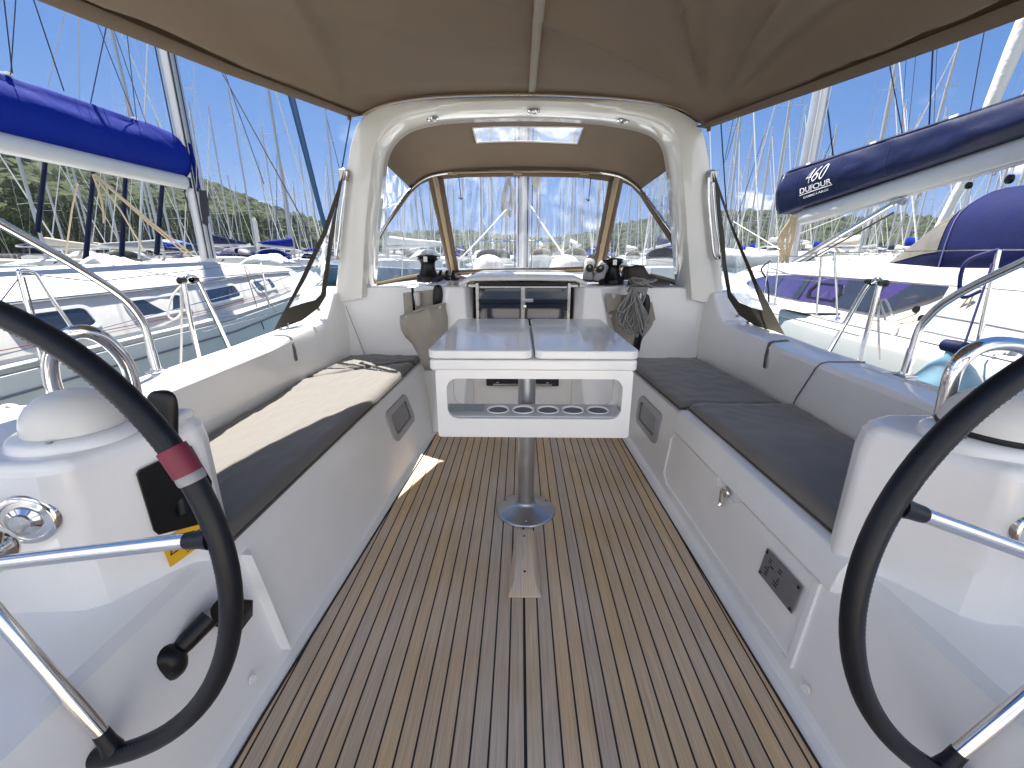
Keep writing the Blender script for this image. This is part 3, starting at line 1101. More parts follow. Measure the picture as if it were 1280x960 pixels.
# ---------------------------------------------------------------- stainless rails
def pipe(name, label, cat, px, r, n=14, group=None, M_=STEEL, root_at=None, foot=True):
    p = smooth_path(px, 8)
    root = thing(name, tuple(root_at or p[0]), label, cat, group)
    MB().tube(p, r, n).build('tube', M_, root, angle=70)
    return root


def hoop(s):
    if s < 0:
        a = [at(78, 512, Y=.93), at(66, 480, Y=.93), at(63, 450, Y=.93), at(72, 428, Y=.93), at(92, 416, Y=.93), at(114, 416, Y=.95), at(138, 430, Y=.98), at(158, 455, Y=1.0), at(168, 490, Y=1.0), at(172, 515, Y=1.0)]
        lab = 'polished steel grab hoop behind the left compass dome'
    else:
        a = [at(1168, 560, Y=.93), at(1177, 525, Y=.93), at(1190, 470, Y=.93), at(1205, 446, Y=.93), at(1230, 432, Y=.94), at(1262, 430, Y=.96), at(1290, 440, Y=.98), at(1306, 470, Y=1.0), at(1300, 520, Y=1.0), at(1296, 560, Y=1.0)]
        lab = 'polished steel grab hoop behind the right compass dome'
    r = pipe('grab_hoop', lab, 'grab rail', a, .0155, 16, 'grab hoops on the consoles')
    for p in (a[0], a[-1]):
        MB().lathe([(.017, .0), (.03, .004), (.034, 0)], (p.x, p.y, .786), 20).build('foot_flange', STEEL, r)


hoop(-1)
hoop(1)
for s, pxl in ((-1, [(196, 462), (192, 450), (184, 418), (173, 394), (150, 369), (100, 336), (50, 307), (0, 279), (-60, 245)]),
               (1, [(1132, 466), (1137, 450), (1148, 414), (1158, 399), (1178, 380), (1215, 358), (1280, 327), (1350, 292)])):
    X0 = s * 1.56
    Ys = [1.79] * 3
    pts = []
    for i, q in enumerate(pxl):
        pts.append(at(*q, X=s * (1.455 + .006 * i)))
    r = pipe('canopy_support_rail', 'long bent steel canopy tube rising aft from the %s coaming' % ('port' if s < 0 else 'starboard'), 'canopy rail', pts, .0135, 14, 'canopy frame tubes')
    p = pts[0]
    MB().tube([p + Vector((0, 0, .0)), pts[1] * .6 + pts[2] * .4], .0165, 14).build('tube_end', STEEL, r)
    MB().box((p.x, p.y, .711), (.05, .06, .010)).box(tuple(p + Vector((0, 0, .0))), (.022, .022, .05)).tube([p + Vector((-.025, 0, .0)), p + Vector((.025, 0, .0))], .006, 8).build('deck_hinge', STEEL, r, bevel=.003)


# gate stanchions with rope
def gate(s):
    root = thing('gate_stanchion', (s * 1.75, 2.3, .5), 'A-shaped steel gate stanchion outside the %s coaming with a hung rope' % ('port' if s < 0 else 'starboard'), 'stanchion', 'gate stanchions')
    if s < 0:
        A = [(229, 352), (234, 347), (240, 346)]
        l1 = [(229, 352), (238, 400), (249, 450), (252, 470)]
        l2 = [(240, 346), (248, 353), (268, 395), (287, 437), (294, 455)]
        X1, X2 = -1.76, -1.78
    else:
        l1 = [(1100, 352), (1096, 368), (1085, 410), (1074, 455), (1070, 475)]
        l2 = [(1092, 352), (1082, 360), (1060, 398), (1036, 440), (1024, 462)]
        X1, X2 = 1.76, 1.78
    for l in (l1, l2):
        MB().tube(smooth_path([at(*q, X=X1) for q in l], 5), .0125, 12).build('leg', STEEL, root, angle=70)
    a, b = at(*l1[0], X=X1), at(*l2[0], X=X1)
    MB().tube(smooth_path([a, (a + b) / 2 + Vector((0, 0, .012)), b], 5), .0125, 12).build('top_bend', STEEL, root, angle=70)
    c = (a + b) / 2
    for dy in (-1, 1):
        MB().lathe([(.0, .02), (.017, .015), (.017, -.02)], c + Vector((0, .045 * dy, -.005)), 12, (0, dy, 0)).build('wire_end', BLACK, root)
    rp = thing('hung_rope', tuple(c), 'thin grey-white line looped on the %s gate stanchion' % ('port' if s < 0 else 'starboard'), 'rope', 'lines tied to stanchions')
    if s < 0:
        l = [(228, 356), (216, 370), (210, 392), (218, 399), (227, 390), (228, 372), (226, 358), (227, 400), (226, 455)]
    else:
        l = [(1098, 362), (1098, 400), (1099, 450)], [(1098, 378), (1106, 374), (1114, 390), (1122, 410), (1119, 419), (1111, 413), (1104, 390), (1100, 378)]
    ls = l if isinstance(l, tuple) else (l,)
    m = MB()
    for q in ls:
        m.tube(smooth_path([at(*p, X=X1 + s * .03) for p in q], 8), .0055, 7)
    m.build('line', ROPEW, rp)
    return c


gL = gate(-1)
gR = gate(1)
# lifelines
m = MB()
for g, s in ((gL, -1), (gR, 1)):
    for dz in (0, -.28):
        m = MB().tube([g + Vector((s * .0, .03, dz)), Vector((s * 1.86, 4.8, 1.04 + dz)), Vector((s * 1.55, 6.6, 1.12 + dz)), Vector((s * .8, 8.4, 1.2 + dz))], .0035, 5)
        tag(m.build('lifeline', STEEL2), '%s wire of our guard rail running forward from the %s gate' % (('upper', 'lower')[dz < 0], 'port' if s < 0 else 'starboard'), 'lifeline', 'guard rail wires')

# mooring rope on the port quarter
mr_ = thing('mooring_rope', tuple(at(15, 530, Z=.66)), 'white mooring line bundled on the port side deck at the left edge', 'rope')
m = MB()
m.tube(smooth_path([at(*q, Z=.714) for q in ((80, 507), (50, 508), (28, 510), (15, 512), (-20, 520))], 6), .0075, 8)
for k in range(5):
    m.tube(smooth_path([at(px + k * 3 - 6, py + k * 2.5, Z=.745 - .008 * k) for px, py in ((-12, 540), (4, 513), (18, 508), (27, 512), (16, 530), (2, 545), (-10, 552))], 7), .008, 8)
m.build('rope_bundle', ROPEW, mr_)


# ================================================================ ARCH
AY = 3.05
arch = thing('cockpit_arch', (0, AY, .93), 'glossy off-white moulded arch spanning the cockpit with three round spotlights', 'arch')
outer_px = [(416, 374), (421, 330), (425, 280), (430, 225), (435, 185), (443, 157), (457, 141), (482, 130), (528, 122), (590, 118.5), (657, 117.5), (725, 119.5), (790, 124), (838, 132), (866, 145), (880, 160), (888, 190), (893, 235), (899, 290), (904, 335), (909, 378)]
inner_px = [(455, 366), (457, 330), (460, 280), (466, 225), (470, 190), (478, 171), (490, 158), (508, 148), (545, 140), (600, 136.5), (657, 135.5), (715, 137), (770, 142), (812, 150), (834, 160), (844, 174), (849, 200), (852, 235), (856, 290), (859, 335), (862, 368)]
OUT = smooth_path([at(x, y, Y=AY) for x, y in outer_px], 4)
INN = smooth_path([at(x, y, Y=AY) for x, y in inner_px], 4)
for P_ in (OUT, INN):
    for e in (0, -1):
        P_[e].z -= .03
dep = .30
rings = []
for o, i in zip(OUT, INN):
    c = (o + i) / 2
    n = (o - i).normalized()
    w = (o - i).length
    rings.append([i + Vector((0, .03, 0)) , i + n * .018 + Vector((0, .004, 0)), (o + i) / 2 + Vector((0, -.006, 0)), o - n * .018 + Vector((0, .004, 0)), o + Vector((0, .03, 0)),
                  o + Vector((0, dep - .04, 0)) - n * .004, o - n * .02 + Vector((0, dep, 0)), i + n * .02 + Vector((0, dep, 0)), i + Vector((0, dep - .03, 0))])
ab = MB().loft(rings).build('arch_body', GELW, arch, angle=42)
for (px, py) in ((541, 149), (667, 136), (779, 149)):
    # on the underside, two thirds back
    p = at(px, py, Y=AY + (.10 if py > 140 else .03))
    i = min(INN, key=lambda q: (q.x - p.x) ** 2)
    p = Vector((p.x, AY + .10 if py > 140 else AY + .035, i.z - .001))
    ax = (0, 0, -1)
    rt = MB().lathe([(.040, 0), (.040, .006), (.032, .012), (.027, .008)], p, 32, ax).build('spotlight_rim', STEEL, arch, angle=50)
    MB().lathe([(0, .007), (.02, .008), (.027, .007)], p, 32, ax).build('spotlight_lens', LAMPG, rt)


# folded steel struts on the arch legs
def strut(s):
    root = thing('folded_strut', tuple(at(432, 215, Y=AY - .04)) if s < 0 else tuple(at(892, 220, Y=AY - .04)), 'pair of thin steel tubes hinged high on the %s leg of the arch' % ('port' if s < 0 else 'starboard'), 'strut', 'steel struts on the arch legs')
    if s < 0:
        l1 = [(433, 214), (430, 240), (426, 270), (423, 300), (420, 322)]
        l2 = [(428, 218), (424, 245), (420, 275), (418, 300), (419, 322)]
        pad = (431, 217)
    else:
        l1 = [(891, 222), (893, 250), (896, 285), (900, 312), (897, 322)]
        l2 = [(886, 222), (886, 250), (889, 285), (892, 316), (896, 323)]
        pad = (889, 219)
    for l in (l1, l2):
        MB().tube(smooth_path([at(*q, Y=AY - .045) for q in l], 5), .0095, 12).build('tube', STEEL, root, angle=70)
    p = at(*pad, Y=AY - .01)
    MB().lathe([(0, .03), (.022, .03), (.03, .022), (.034, 0)], p, 20, (0, -1, 0)).box(p + Vector((0, -.03, -.015)), (.05, .03, .07)).build('hinge', STEEL2, root, bevel=.005)
    p = at(*l1[-1], Y=AY - .04)
    MB().lathe([(0, .02), (.012, .02), (.014, -.02)], p, 12, (0, -1, 0)).build('end_pin', STEEL2, root)


strut(-1)
strut(1)

# ================================================================ SPRAYHOOD (forward fabric hood)
hood = thing('sprayhood', (0, 3.7, .95), 'taupe canvas sprayhood ahead of the arch with clear zip-in windows and roof hatch pane', 'sprayhood')
BOWpx = [(461, 330, 3.30), (466, 308, 3.36), (475, 290, 3.45), (486, 272, 3.56), (500, 251, 3.72), (513, 235, 3.85), (528, 223, 3.97), (545, 217, 4.06), (575, 213.5, 4.12), (657, 211.5, 4.15), (740, 213.5, 4.12), (770, 217.5, 4.06), (787, 225, 3.97), (801, 237, 3.85), (815, 254, 3.72), (830, 275, 3.56), (842, 292, 3.45), (849, 308, 3.36), (855, 332, 3.30)]
BOW = smooth_path([at(x, y, Y=Y) for x, y, Y in BOWpx], 5)
tube_ = MB().tube([p + Vector((0, -.012, -.012)) for p in BOW], .0115, 12).build('bow_tube', STEEL, hood, angle=70)
# black strut ends with fittings
for e, px in ((0, ((461, 330), (457, 352), (453, 364))), (-1, ((855, 332), (859, 350), (861, 362)))):
    pp = [at(*q, Y=3.26) for q in px]
    MB().tube([pp[0] * 1.0, pp[1]], .017, 14).build('black_sleeve', BLACK, hood)
    MB().tube([pp[1], pp[2]], .007, 8).lathe([(.02, 0), (.02, .01), (.0, .012)], Vector((pp[2].x, pp[2].y, .94)), 14).build('deck_eye', STEEL2, hood)


def arc_pts(P, n):
    L_ = [0]
    for a, b in zip(P, P[1:]):
        L_.append(L_[-1] + (b - a).length)
    out = []
    for k in range(n):
        t = L_[-1] * k / (n - 1)
        i = max(j for j in range(len(L_)) if L_[j] <= t + 1e-9)
        if i >= len(P) - 1:
            out.append(P[-1].copy())
        else:
            f = (t - L_[i]) / max(1e-9, L_[i + 1] - L_[i])
            out.append(P[i].lerp(P[i + 1], f))
    return out


# roof: from inner front edge of arch to the bow, sides end at hem points
INF = [p + Vector((0, dep - .03, 0)) for p in INN]


def cut(P, x0, x1, up=True):
    """Upper part of a curve between two x at its highest side."""
    return [p for p in P if x0 <= p.x <= x1]


archroof = [at(x, y, Y=AY + dep - .03) for x, y in ((471, 196), (474, 182), (480, 172), (490, 162), (508, 154), (545, 148), (600, 145), (657, 144), (715, 145), (770, 149), (812, 156), (832, 164), (842, 175), (847, 188), (850, 200))]
# lie it on the arch's inner front edge where possible
bowroof = [p for p in BOW]
i0 = min(range(len(BOW)), key=lambda i: (BOW[i] - at(512, 237, Y=3.85)).length)
i1 = min(range(len(BOW)), key=lambda i: (BOW[i] - at(802, 238, Y=3.85)).length)
top_bow = arc_pts(BOW[i0:i1 + 1], 41)
top_arch = arc_pts(smooth_path(archroof, 4), 41)


def roof(u, v):
    i = int(round(u * 40))
    a, b = top_arch[i], top_bow[i]
    p = a.lerp(b, v)
    p.z += .055 * math.sin(PI * v) * math.sin(PI * u) ** .5 - .0
    w = noise.noise(Vector((p.x * 2.2, p.y * 3.5, 1.7))) * .012 * math.sin(PI * v)
    p.z += w
    return p


hroof = MB()
# leave a real opening for the clear roof pane
nu, nv = 40, 16
pi0, pi1, pj0, pj1 = 13, 27, 4, 9
vs = [roof(i / nu, j / nv) for i in range(nu + 1) for j in range(nv + 1)]
fs = [(i * (nv + 1) + j, (i + 1) * (nv + 1) + j, (i + 1) * (nv + 1) + j + 1, i * (nv + 1) + j + 1) for i in range(nu) for j in range(nv) if not (pi0 <= i < pi1 and pj0 <= j < pj1)]
hroof.add(vs, fs)
hroof.build('roof_canvas', CANVAS, hood, solid=.003, angle=60)
m = MB().grid(lambda u, v: roof(lerp(pi0, pi1, round(u * 14) / 14) / nu, lerp(pj0, pj1, v) / nv) + Vector((0, 0, -.004)), 14, 5)
m.build('roof_pane', HATCHV, hood)
bord = [roof(i / nu, pj0 / nv) for i in range(pi0, pi1 + 1)] + [roof(pi1 / nu, j / nv) for j in range(pj0 + 1, pj1 + 1)] + [roof(i / nu, pj1 / nv) for i in range(pi1 - 1, pi0 - 1, -1)] + [roof(pi0 / nu, j / nv) for j in range(pj1 - 1, pj0, -1)]
MB().tube([p + Vector((0, 0, -.004)) for p in bord], .006, 6, closed=True).build('pane_border', CLOTHW, hood)
# dark seam tape following the bow
off = Vector((0, .01, -.002))


def strip(name, A, B, M_, par=hood, thick=.004, n=None, sag=0):
    n = n or max(len(A), len(B))
    a, b = arc_pts([Vector(p) for p in A], n), arc_pts([Vector(p) for p in B], n)
    return MB().loft([a, b], closed=False).build(name, M_, par, solid=thick)


# windscreen geometry: lower edge on the cabin roof, upper edge under the bow
WY0, WY1 = 4.42, 4.10


def W(px, py):
    """A point on the sloping windscreen plane."""
    # plane through y=WY1 at z 1.86 and y=WY0 at z .96
    y = 4.2
    for _ in range(12):
        p = at(px, py, Y=y)
        y = WY1 + (1.86 - p.z) / (1.86 - .96) * (WY0 - WY1)
    return at(px, py, Y=y)


topband_o = [W(*q) for q in ((540, 218), (575, 214), (657, 212.5), (740, 214), (775, 219))]
topband_i = [W(*q) for q in ((551, 224), (585, 221.5), (657, 220.5), (725, 222), (763, 227))]
strip('header_band', topband_o, topband_i, HEM, n=21)
band = [W(*q) for q in ((542, 220.5), (575, 216.5), (657, 215), (740, 216.5), (772, 221))]
MB().tube(smooth_path([p + Vector((0, -.02, .0)) for p in band], 5), .0075, 8).build('cloth_tube', TAN, hood, angle=70)
# tan tabs on the header
for px in (566, 647, 730):
    p = W(px, 217.5)
    MB().box(p + Vector((0, -.03, -.004)), (.075, .012, .016)).build('velcro_tab', TAN, hood)
for a, b in (((540, 219), (551, 222)), ((772, 221), (762, 226))):
    pass
# zip posts: dark canvas either side of a pale zip tape
for s in (-1, 1):
    if s < 0:
        q = [((534, 219), (560, 341)), ((540, 218), (565, 342)), ((546, 217.5), (569, 342)), ((554, 223), (574, 341))]
    else:
        q = [((761, 224), (741, 334)), ((768, 220), (745, 335)), ((775, 219.5), (750, 335)), ((780, 222), (756, 334))]
    for k, M_ in ((0, HEM), (1, TAN), (2, HEM)):
        a, b = q[k], q[k + 1]
        o = Vector((0, -.012 if k == 1 else 0, 0))
        strip('zip_post' if k != 1 else 'zip_tape', [W(*a[0]) + o, W(*a[1]) + o], [W(*b[0]) + o, W(*b[1]) + o], M_, n=6)
# front pane
m = MB()
A = arc_pts([W(*q) for q in ((551, 222), (585, 219.5), (657, 218.5), (725, 220), (764, 225))], 17)
B = arc_pts([W(*q) for q in ((572, 342), (657, 338), (744, 335))], 17)
m.grid(lambda u, v: A[int(round(u * 16))].lerp(B[int(round(u * 16))], v) + Vector((0, .012 * math.sin(PI * v), 0)), 16, 10)
m.build('front_pane', VINYL, hood)


# side panes between posts and bow
def S(px, py, s):
    """A point on the side of the hood: from the posts (fore) to the bow foot (aft)."""
    xa, xb = (545, 461) if s < 0 else (770, 856)
    t = min(1, max(0, (px - xa) / (xb - xa)))
    return at(px, py, Y=lerp(4.24, 3.34, t ** .8))


for s in (-1, 1):
    if s < 0:
        upx = [(536, 226), (525, 231), (512, 243), (499, 262), (484, 283), (474, 300), (468, 318), (463, 338)]
        lpx = [(562, 337), (548, 339), (532, 341), (518, 343), (503, 346), (489, 349), (476, 352), (462, 355)]
        uo = [(536, 217), (521, 227), (508, 240), (495, 258), (480, 279), (469, 296), (462, 313), (456, 334)]
        lo_ = [(564, 344), (548, 346), (532, 348), (518, 350), (503, 353), (489, 356), (476, 359), (455, 364)]
    else:
        upx = [(778, 228), (789, 233), (801, 246), (812, 264), (826, 285), (838, 303), (846, 320), (851, 337)]
        lpx = [(756, 331), (768, 333), (782, 335), (796, 338), (810, 341), (824, 344), (838, 348), (852, 352)]
        uo = [(776, 219), (793, 227), (806, 241), (818, 259), (833, 281), (845, 298), (853, 314), (859, 334)]
        lo_ = [(752, 338), (768, 340), (782, 342), (796, 345), (810, 348), (824, 351), (838, 355), (860, 361)]
    U = arc_pts([S(*q, s) for q in upx], 15)
    Lw = arc_pts([S(*q, s) for q in lpx], 15)
    MB().grid(lambda u, v: U[int(round(u * 14))].lerp(Lw[int(round(u * 14))], v) + Vector((s * .02 * math.sin(PI * v) * math.sin(PI * u), 0, 0)), 14, 10).build('side_pane', VINYL, hood)
    strip('side_hem', [S(*q, s) for q in upx], [S(*q, s) for q in uo], HEM, n=15)
    strip('lower_band', [S(*q, s) for q in lpx], [S(*q, s) for q in lo_], TAN, n=15)
    strip('lower_hem', [S(*q, s) + Vector((0, -.006, 0)) for q in [((x + X_) / 2, (y + Y_) / 2) for (x, y), (X_, Y_) in zip(lpx, lo_)]], [S(*q, s) + Vector((0, -.006, 0)) for q in lo_], HEM, n=15, thick=.003)
    # upper rear pane between arch leg, roof hem and bow
    if s < 0:
        tri = [(471, 193), (492, 214), (510, 238), (498, 256), (482, 279), (470, 296), (464, 302), (458, 300), (457, 292), (462, 245)]
        hemq = [(471, 190), (493, 211), (513, 236)]
    else:
        tri = [(848, 194), (826, 213), (804, 239), (817, 257), (832, 279), (844, 294), (850, 300), (857, 296), (858, 288), (854, 245)]
        hemq = [(848, 191), (825, 210), (801, 237)]
    Q = []
    for (x, y) in tri:
        xa, xb = (462, 512) if s < 0 else (856, 803)
        t = min(1, max(0, (x - xa) / (xb - xa)))
        if y > 250:
            t *= .55
        Q.append(at(x, y, Y=lerp(3.33, 3.85, t)))
    cen = sum(Q, Vector()) / len(Q)
    m = MB()
    m.add([cen] + Q, [(0, i + 1, (i + 1) % len(Q) + 1) for i in range(len(Q))])
    m.build('quarter_pane', VINYLW, hood)
    # dark border towards the bow and the tan corner under it
    if s < 0:
        b1 = [(470, 297), (482, 280), (498, 257), (511, 240)]
        b2 = [(466, 305), (477, 289), (494, 263), (514, 238)]
        cor = [(457, 293), (464, 303), (470, 297), (466, 306), (462, 322), (456, 345), (450, 352), (452, 320)]
    else:
        b1 = [(845, 295), (832, 280), (817, 258), (803, 241)]
        b2 = [(850, 304), (837, 289), (821, 264), (800, 239)]
        cor = [(860, 290), (850, 301), (844, 295), (850, 306), (854, 322), (858, 345), (866, 352), (863, 320)]
    strip('quarter_hem', [at(x, y, Y=3.42 + .1 * k) for k, (x, y) in enumerate(b1)], [at(x, y, Y=3.42 + .1 * k) for k, (x, y) in enumerate(b2)], OLIVE, n=12)
    Q = [at(x, y, Y=3.345) for x, y in cor]
    m = MB()
    m.add(Q, [(0, 1, 2), (0, 2, 3), (0, 3, 4), (0, 4, 7), (4, 5, 7), (5, 6, 7)])
    m.build('corner_canvas', HEM, hood, solid=.003)
# lower band of the windscreen, on the cabin roof
for k, (o, M_, dz) in enumerate(((0, HEM, 0), (1, TAN, -.006))):
    a = [(566, 338 + 3 * o), (610, 336 + 3 * o), (657, 335 + 3 * o), (705, 334 + 3 * o), (750, 332 + 3 * o)]
    b = [(566, 345), (610, 342.5), (657, 341.5), (705, 340.5), (750, 339)]
    if o:
        b = [(x, y - 2) for x, y in b]
    strip('sill_band', [W(*q) + Vector((0, dz, 0)) for q in a], [W(*q) + Vector((0, dz, 0)) for q in b], M_, n=17)
# tie-up straps hanging inside the front pane
for px, y1 in ((574, 250), (738, 252)):
    p0, p1 = W(px, 222), W(px + (3 if px < 600 else -3), y1)
    MB().tube([p0 + Vector((0, -.03, 0)), p1 + Vector((0, -.03, 0)), p1 + Vector((.012, -.03, .015))], .0042, 6).tube([p1 + Vector((0, -.03, 0)), p1 + Vector((-.022, -.03, .02))], .004, 6).build('tie_strap', OLIVE, hood)

# ================================================================ BIMINI
bim = thing('bimini_canopy', (0, 1.2, 1.95), 'taupe canvas canopy stretched overhead from the arch back over the cockpit', 'canopy')
FORE = [p for p in OUT if p.z > 1.93]
fl_, fr_2 = at(436, 143, Y=AY - .02), at(886, 157, Y=AY - .02)
fore_px = [(436, 143), (446, 141), (458, 136), (482, 126.5), (528, 119), (590, 115.5), (657, 114.5), (725, 116.5), (790, 121), (838, 129), (862, 139), (877, 150), (887, 157)]
_o = [p for p in OUT]
_i0 = min(range(len(_o)), key=lambda i: (_o[i] - at(441, 160, Y=AY)).length)
_i1 = min(range(len(_o)), key=lambda i: (_o[i] - at(881, 164, Y=AY)).length)
foreP = arc_pts([fl_] + [p + Vector((0, .02, .004)) for p in _o[_i0 + 4:_i1 - 3]] + [fr_2], 121)


def edgeL(t):      # t 0 at arch, 1 aft
    y = lerp(AY - .03, .35, t)
    x = interp([-1.0, 0, 1.5, 2.2, AY - .03], [-1.86, -1.78, -1.53, -1.36, fl_.x], y)
    return Vector((x, y, interp([-1.0, 0, 1.5, AY - .03], [1.95, 1.95, 1.93, fl_.z], y)))


def edgeR(t):
    y = lerp(AY - .03, .35, t)
    x = interp([-1.0, 0, 1.5, 2.2, AY - .03], [1.85, 1.74, 1.46, 1.32, fr_2.x], y)
    return Vector((x, y, interp([-1.0, 0, 1.5, AY - .03], [1.88, 1.87, 1.85, fr_2.z], y)))


def canopy(u, v):
    i = u * 120
    a = foreP[min(120, int(i))].lerp(foreP[min(120, int(i) + 1)], i - int(i))
    eL, eR = edgeL(v), edgeR(v)
    s = (u - .5) * 2
    y = lerp(a.y, .35, v)
    x = lerp(eL.x, eR.x, u)
    zc = lerp(eL.z, eR.z, u) + .13 * (1 - abs(s) ** 2.2)
    eb = abs(s) ** 10
    x = lerp(a.x, x, max(min(1, v * 2.7), eb))
    z = lerp(a.z, zc, max(min(1, v * 1.5) ** .8, eb))
    p = Vector((x, y, z))
    # tension folds fanning out of both forward corners
    for c, sg, amp, nf, ph, dz0 in ((fl_, -1, .070, 8.5, 2.2, 0), (fr_2, 1, .075, 10.5, 1.9, 0)):
        d = Vector((p.x - c.x, p.y - c.y))
        r = d.length
        ed = edgeL(.5) - edgeL(0) if sg < 0 else edgeR(.5) - edgeR(0)
        a0 = math.atan2(ed.y, ed.x)
        ang = math.atan2(d.y, d.x)
        da = (ang - a0) * (1 if sg < 0 else -1)
        while da > PI:
            da -= 2 * PI
        while da < -PI:
            da += 2 * PI
        da = abs(da)
        f = math.exp(-da * (2.6 if sg < 0 else 1.25)) * min(1, da * 7)
        g = min(1, (1 - abs(s)) * 12) * min(1, r / .8) ** 1.3 * math.exp(-max(0, r - 1.6) * .4)
        w = .5 - 1.7 * (1 - abs(math.sin(da * nf + ph + .35 * math.sin(da * 9 + r)))) ** 2.2
        w += .35 * math.sin(da * nf * 2.7 + 1.3)
        p.z += amp * w * f * g
    # seam line and soft ripples
    p.z += .006 * noise.noise(Vector((p.x * 1.6, p.y * 1.1, 4.2)))
    return p


MB().grid(canopy, 150, 64).build('canvas', CANVAS, bim, solid=.002, angle=70)
# hem along the two sides: folded-over lower edge
for nm, f, s, uu in (('side_hem', edgeL, -1, 0.0), ('side_hem', edgeR, 1, 1.0)):
    A, B, B2 = [], [], []
    for k in range(41):
        t = k / 40
        e = canopy(uu, t)
        A.append(e + Vector((s * .004, 0, .004)))
        B.append(e + Vector((-s * .012, 0, -.016 - .02 * min(1, t * 2))))
        B2.append(e + Vector((-s * .075, 0, -.004 - .006 * min(1, t * 2))))
    MB().loft([A, B, B2], closed=False).build(nm, HEM, bim, solid=.003, angle=70)
# fore hem with piping along the arch
MB().loft([[p + Vector((0, .03, .006)) for p in foreP], [p + Vector((0, -.028, .004)) for p in foreP], [p + Vector((0, -.030, -.010)) for p in foreP]], closed=False).build('fore_hem', HEM, bim, solid=.003)
MB().tube([p + Vector((0, -.032, -.010)) for p in foreP], .0035, 6).build('piping', TAN, bim)
# centre batten pocket
A, B = [], []
for k in range(31):
    v = k / 30
    y = lerp(AY - .08, .36, v)
    for lst, dx in ((A, -.019), (B, .019)):
        pc = canopy(.5, v)
        lst.append(Vector((.045 + dx, y, min(pc.z, canopy(.53, v).z, canopy(.47, v).z) - .016)))
MB().loft([A, B], closed=False).build('batten_pocket', TAN if False else mat('batten_pocket', (.26, .23, .18), .8), bim, solid=.014)
MB().tube([at(437, 150, Y=AY - .05), at(436, 143, Y=AY - .05)], .012, 8).tube([at(886, 164, Y=AY - .05), at(886, 157, Y=AY - .05)], .012, 8).build('corner_strap', HEM, bim)


# ================================================================ SIDE CURTAINS
def curtain(s):
    root = thing('side_curtain', (s * 1.3, 2.9, .8), 'triangular clear vinyl curtain with dark hem beside the %s arch leg' % ('port' if s < 0 else 'starboard'), 'curtain', 'triangular curtains beside the arch')
    if s < 0:
        outl = [(430, 213), (402, 292), (374, 352), (342, 413), (352, 410), (377, 401), (398, 385), (407, 370), (412, 330), (420, 270)]
        inn = [(425, 240), (409, 290), (382, 348), (361, 385), (375, 380), (394, 375), (401, 368), (407, 330), (412, 290), (420, 258)]
    else:
        outl = [(893, 215), (915, 280), (946, 352), (983, 422), (972, 418), (945, 408), (924, 394), (910, 372), (903, 330), (897, 270)]
        inn = [(900, 245), (915, 288), (940, 350), (954, 388), (943, 386), (924, 378), (914, 366), (908, 330), (905, 290), (901, 262)]

    def cp(x, y):
        t = min(1, max(0, (y - 213) / 205))
        tip = min(1, max(0, (abs(x - (412 if s < 0 else 908)) / 72)))
        return at(x, y, Y=2.98 - .42 * tip * t)
    O, I = [cp(*q) for q in outl], [cp(*q) for q in inn]
    MB().ring(O, I, (0, .004, 0)).build('dark_hem', OLIVE, root)
    # a crinkled pane
    left = arc_pts(I[0:4], 13)
    right = arc_pts([I[0], I[9], I[8], I[7], I[6], I[5], I[4]], 13)

    def pn_(u, v):
        i = int(round(v * 12))
        p = left[i].lerp(right[i], u)
        w = noise.noise(Vector((u * 5 + v * 2, v * 1.4, s * 3))) * .022 + (1 - abs(noise.noise(Vector((u * 7 + v * 4, v * 2, 9 + s))))) ** 5 * .012
        p.y += w * math.sin(PI * u) * min(1, v * 3)
        return p
    MB().grid(pn_, 14, 12).build('clear_pane', VINYLW, root, angle=60)
    # fasteners
    for q in (((352, 411), (360, 406)) if s < 0 else ((967, 419), (972, 421))):
        MB().box(cp(*q) + Vector((0, -.012, 0)), (.018, .008, .03)).build('buckle', STEEL2, root)
    for q in (((399, 387),) if s < 0 else ((921, 395), (934, 403), (950, 411))):
        MB().lathe([(0, .012), (.008, .012), (.011, 0)], cp(*q) + Vector((0, -.004, 0)), 12, (0, -1, 0)).build('turn_button', STEEL2, root)


curtain(-1)
curtain(1)


# ================================================================ WINCHES AND DECK GEAR
def winch(c, lab):
    root = thing('winch', c, lab, 'winch', 'cabin-top winches')
    MB().lathe([(0, 0), (.088, 0), (.088, .03), (.082, .044), (.078, .048)], c, 36).build('winch_base', BLACK, root, angle=50)
    MB().lathe([(.070, .046), (.062, .062), (.054, .085), (.050, .115), (.053, .135), (.064, .150)], c, 36).build('drum', BLACK, root, angle=60)
    MB().lathe([(.064, .150), (.074, .154), (.076, .160), (.066, .164), (.066, .168), (.076, .172), (.074, .178), (.06, .184), (.03, .187), (0, .188)], c, 36).build('self_tailer', BLACK, root, angle=50)
    p = Vector(c) + Vector((0, -.066, .158))
    MB().box(p, (.030, .03, .042)).build('feeder_arm', STEEL2, root, bevel=.004)
    MB().box(Vector(c) + Vector((.0, 0, .192)), (.03, .03, .008)).build('socket_cap', STEEL2, root, bevel=.003)


winch(tuple(at(536, 352, Y=3.22) * 1.0 + Vector((0, 0, .0))), 'black self-tailing winch behind the left hanging bag')
winch(tuple(at(764, 356, Y=3.22)), 'black self-tailing winch between the grey shoes and the dark boots')
